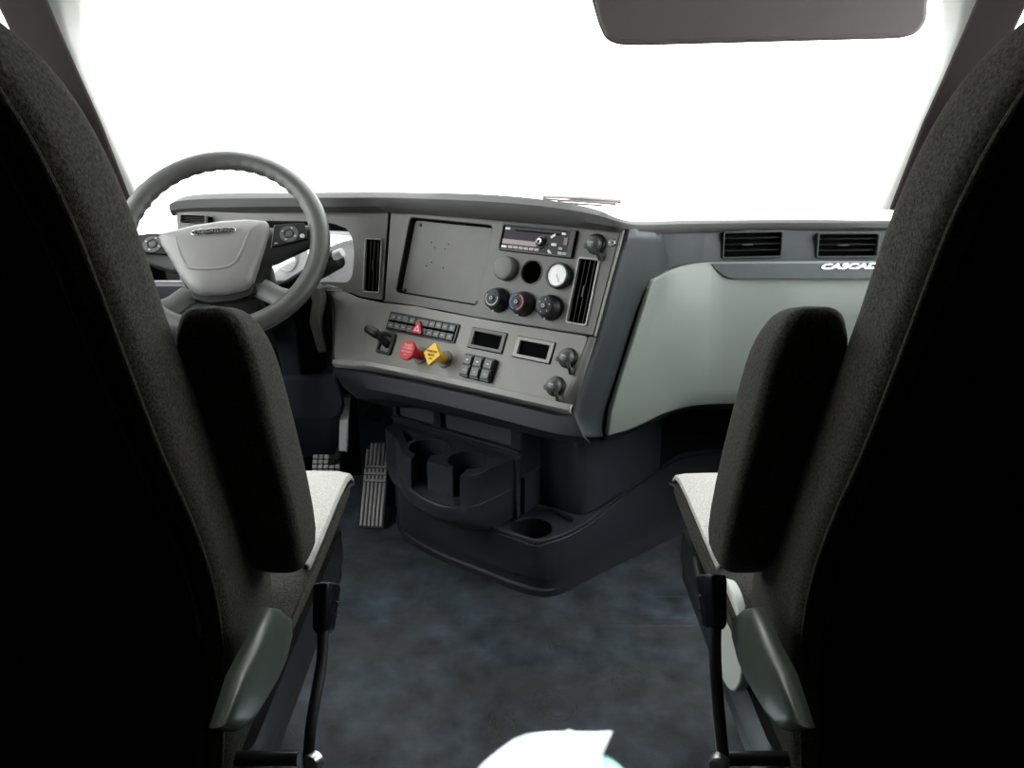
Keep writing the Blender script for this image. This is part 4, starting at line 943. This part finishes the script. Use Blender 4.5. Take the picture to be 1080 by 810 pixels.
def buckle(s, pxs, label):
    g = empty('seat_belt_buckle', Vector((s * .25, .80, .36)), label, 'seat belt buckle', 'seat belt buckles on stalks')
    def sp(name, me, m, par=None, **k): return put(name, me, m, par or g, world=True, **k)
    X = s * .25
    (tx, ty), (bx_, by), (sx, sy), (ex, ey) = pxs
    T = atX(tx, ty, X); B = atX(bx_, by, X); S1 = atX(sx, sy, X); E1 = atX(ex, ey, X)
    v = (T - B).normalized(); n = Vector((s * -1, -.55, 0)); n = (n - v * n.dot(v)).normalized(); h = v.cross(n)
    M = Matrix(((h.x, v.x, n.x, B.x), (h.y, v.y, n.y, B.y), (h.z, v.z, n.z, B.z), (0, 0, 0, 1))); ln = (T - B).length
    sp('housing', loft([[M @ Vector((x, yy, z)) for x, z in rrect(-a, a, -b_, b_, .005)] for yy, a, b_ in ((0, .011, .007), (.006, .014, .010), (ln * .9, .0175, .0125), (ln, .0165, .0115))]), M_GLOSS, bevel=.0015)
    sp('release_button', box(-.011, .011, ln - .012, ln + .0015, -.004, .010, M=M), M_BLACK and mat('dark_button', (.05, .05, .05), .3), bevel=.001)
    for k in (.35, .62): sp('rivet', lathe([(0, .002), (.0015, .002), (.002, 0)], 10, M @ Matrix.Translation((.010 * s * -1, ln * k, .0125))), M_CHROME)
    sp('stalk', tube(catmull([B + Vector((0, 0, .005)), B * .75 + E1 * .25 + Vector((s * -.002, 0, 0)), S1, E1], 5), [.0075] * 16, 12), M_BLACK)
    sp('stalk_cable', tube([B + Vector((0, 0, .01)), B + Vector((0, .002, -.02))], .0045, 10), M_STEEL)
    sp('anchor_bolt', lathe([(0, .010), (.006, .010), (.011, .006), (.012, 0), (.012, -.006)], 16, frame(E1 + Vector((s * -.006, -.004, 0)), (s * -.0 + .7, s * .7 if False else -.3, 0), .2)), M_STEEL)
buckle(-1, [(345, 616), (341, 668), (329, 760), (325.5, 801)], 'black seat belt buckle on an upright stalk beside the driver seat')
buckle(1, [(750, 607), (754, 664), (758, 750), (763, 803)], 'black seat belt buckle on an upright stalk beside the passenger seat')

for k, (pa, pb_, lab) in enumerate((((572, 207.5), (655, 212.5), 'long thin windshield wiper lying along the bottom of the glass, the upper of the two'), ((588, 211.5), (650, 214.5), 'short thin windshield wiper blade just above the dashboard edge, the lower of the two'))):
    A_, B_ = at(*pa, 2.86 + .0 * k), at(*pb_, 2.84)
    wp = empty('wiper', (A_ + B_) / 2, lab, 'windshield wiper')
    put('arm', tube([A_, (A_ + B_) / 2 + Vector((0, 0, .004)), B_], [.004, .006, .007], 8), M_PILL, wp, world=True)
    put('blade', tube([A_ + Vector((0, -.01, -.006)), B_ + Vector((-.05, -.01, -.006))], .0035, 6), M_VOID, wp, world=True)
# ================================================================== SUN VISOR
VM = frame(at(803, 8, 1.50), (1, .03, 0), math.radians(-12))
vis = empty('sun_visor', VM, 'wide grey padded sun visor hanging across the top of the windshield', 'sun visor')
q = [uv(*p, VM) for p in ((629, -90), (975, -96), (978, -20), (975, 22), (966, 34), (950, 38.5), (672, 46), (652, 45), (640, 40), (633, 24), (622, -16))]
lpart(vis, 'panel', prism(rpoly(q, .02, 4), -.012, .010), M_VISOR, bevel=.008, seg=3)
ed = [Vector((a, b, -.001)) for a, b in rpoly(q, .02, 4)]
lpart(vis, 'edge_binding', tube(ed, .0035, 8, closed=True), M_VISOR)
for x in (q[0][0] + .05, q[1][0] - .05):
    p = VM @ Vector((x, q[0][1] - .01, 0)); e = Vector((p.x, 1.63, 1.64))
    put('pivot_arm', tube([p, p + Vector((0, .02, .06)), e], .007, 10), M_BLACK, vis, world=True)

# ================================================================== FLOOR ITEMS
# floor mat ribs
mt = empty('floor_mat', Vector((0, 1.4, 0)), 'dark blue-grey rubber floor mat with faint raised ribs between the seats and the console', 'floor mat')
put('mat_sheet', prism(rrect(-1.02, 1.02, .55, 2.25, .03), .001, .005), M_RUBBER, mt, world=True, bevel=.002)
for y in (1.545, 1.575, 1.66):
    for x0, x1 in ((-.36, -.16), (-.10, .02), (.10, .52)):
        put('raised_rib', loft([[Vector((x, yy, z)) for yy, z in ((y - .008, .0045), (y - .004, .0056), (y + .004, .0056), (y + .008, .0045))] for x in (x0, x1)]), M_RUBBER, mt, world=True)

M_DUST_GLINT = mat('dust_print_and_glint', (.085, .085, .08), .9, 0, .3, 300, .5, 90)  # dust of the shoe prints, also the painted sun glint by the pedals
def print_glint_mark(px, py, rx, ry, rot, n, gap):
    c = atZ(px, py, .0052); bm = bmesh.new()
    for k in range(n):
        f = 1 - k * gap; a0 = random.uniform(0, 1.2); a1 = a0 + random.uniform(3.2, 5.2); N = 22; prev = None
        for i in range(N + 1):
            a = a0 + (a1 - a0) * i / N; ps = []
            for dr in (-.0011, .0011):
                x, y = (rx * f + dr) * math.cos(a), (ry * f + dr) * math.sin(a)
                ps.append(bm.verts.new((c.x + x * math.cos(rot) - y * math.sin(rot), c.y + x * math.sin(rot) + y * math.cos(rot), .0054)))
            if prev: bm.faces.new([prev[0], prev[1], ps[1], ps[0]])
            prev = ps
    put('shoe_print_and_glint', bm, M_DUST_GLINT, mt, world=True, smooth=False)
print_glint_mark(533, 772, .030, .060, .1, 4, .2); print_glint_mark(664, 718, .034, .050, -.4, 4, .2); print_glint_mark(585, 742, .040, .05, .5, 3, .25)
print_glint_mark(382, 588, .045, .05, .3, 6, .15); print_glint_mark(600, 688, .03, .05, .8, 3, .25)  # first: reflected sun by the pedals drawn as pale arcs; second: a shoe print
# ================================================================== LIGHT
sc = bpy.context.scene
w = bpy.data.worlds.new('world'); sc.world = w; w.use_nodes = True; nt = w.node_tree
bg = nt.nodes['Background']; bg.inputs['Strength'].default_value = 7.0; bg.inputs['Color'].default_value = (.96, .98, 1, 1)
sun = bpy.data.lights.new('sun', 'SUN'); sun.energy = 90; sun.angle = math.radians(.35); sun.color = (1, .97, .92)
so = bpy.data.objects.new('sun', sun); C.objects.link(so)
sd = SUN.normalized()
so.rotation_euler = sd.to_track_quat('-Z', 'Y').to_euler()
vs_ = sc.view_settings; sc.display_settings.display_device = 'sRGB'
vs_.view_transform = 'Standard'; vs_.look = 'None'; vs_.exposure = 0; vs_.gamma = 1; vs_.use_curve_mapping = False
sc.cycles.max_bounces = 8; sc.cycles.diffuse_bounces = 4; sc.cycles.transparent_max_bounces = 12
sc.cycles.use_denoising = True
sc.cycles.sample_clamp_indirect = 8
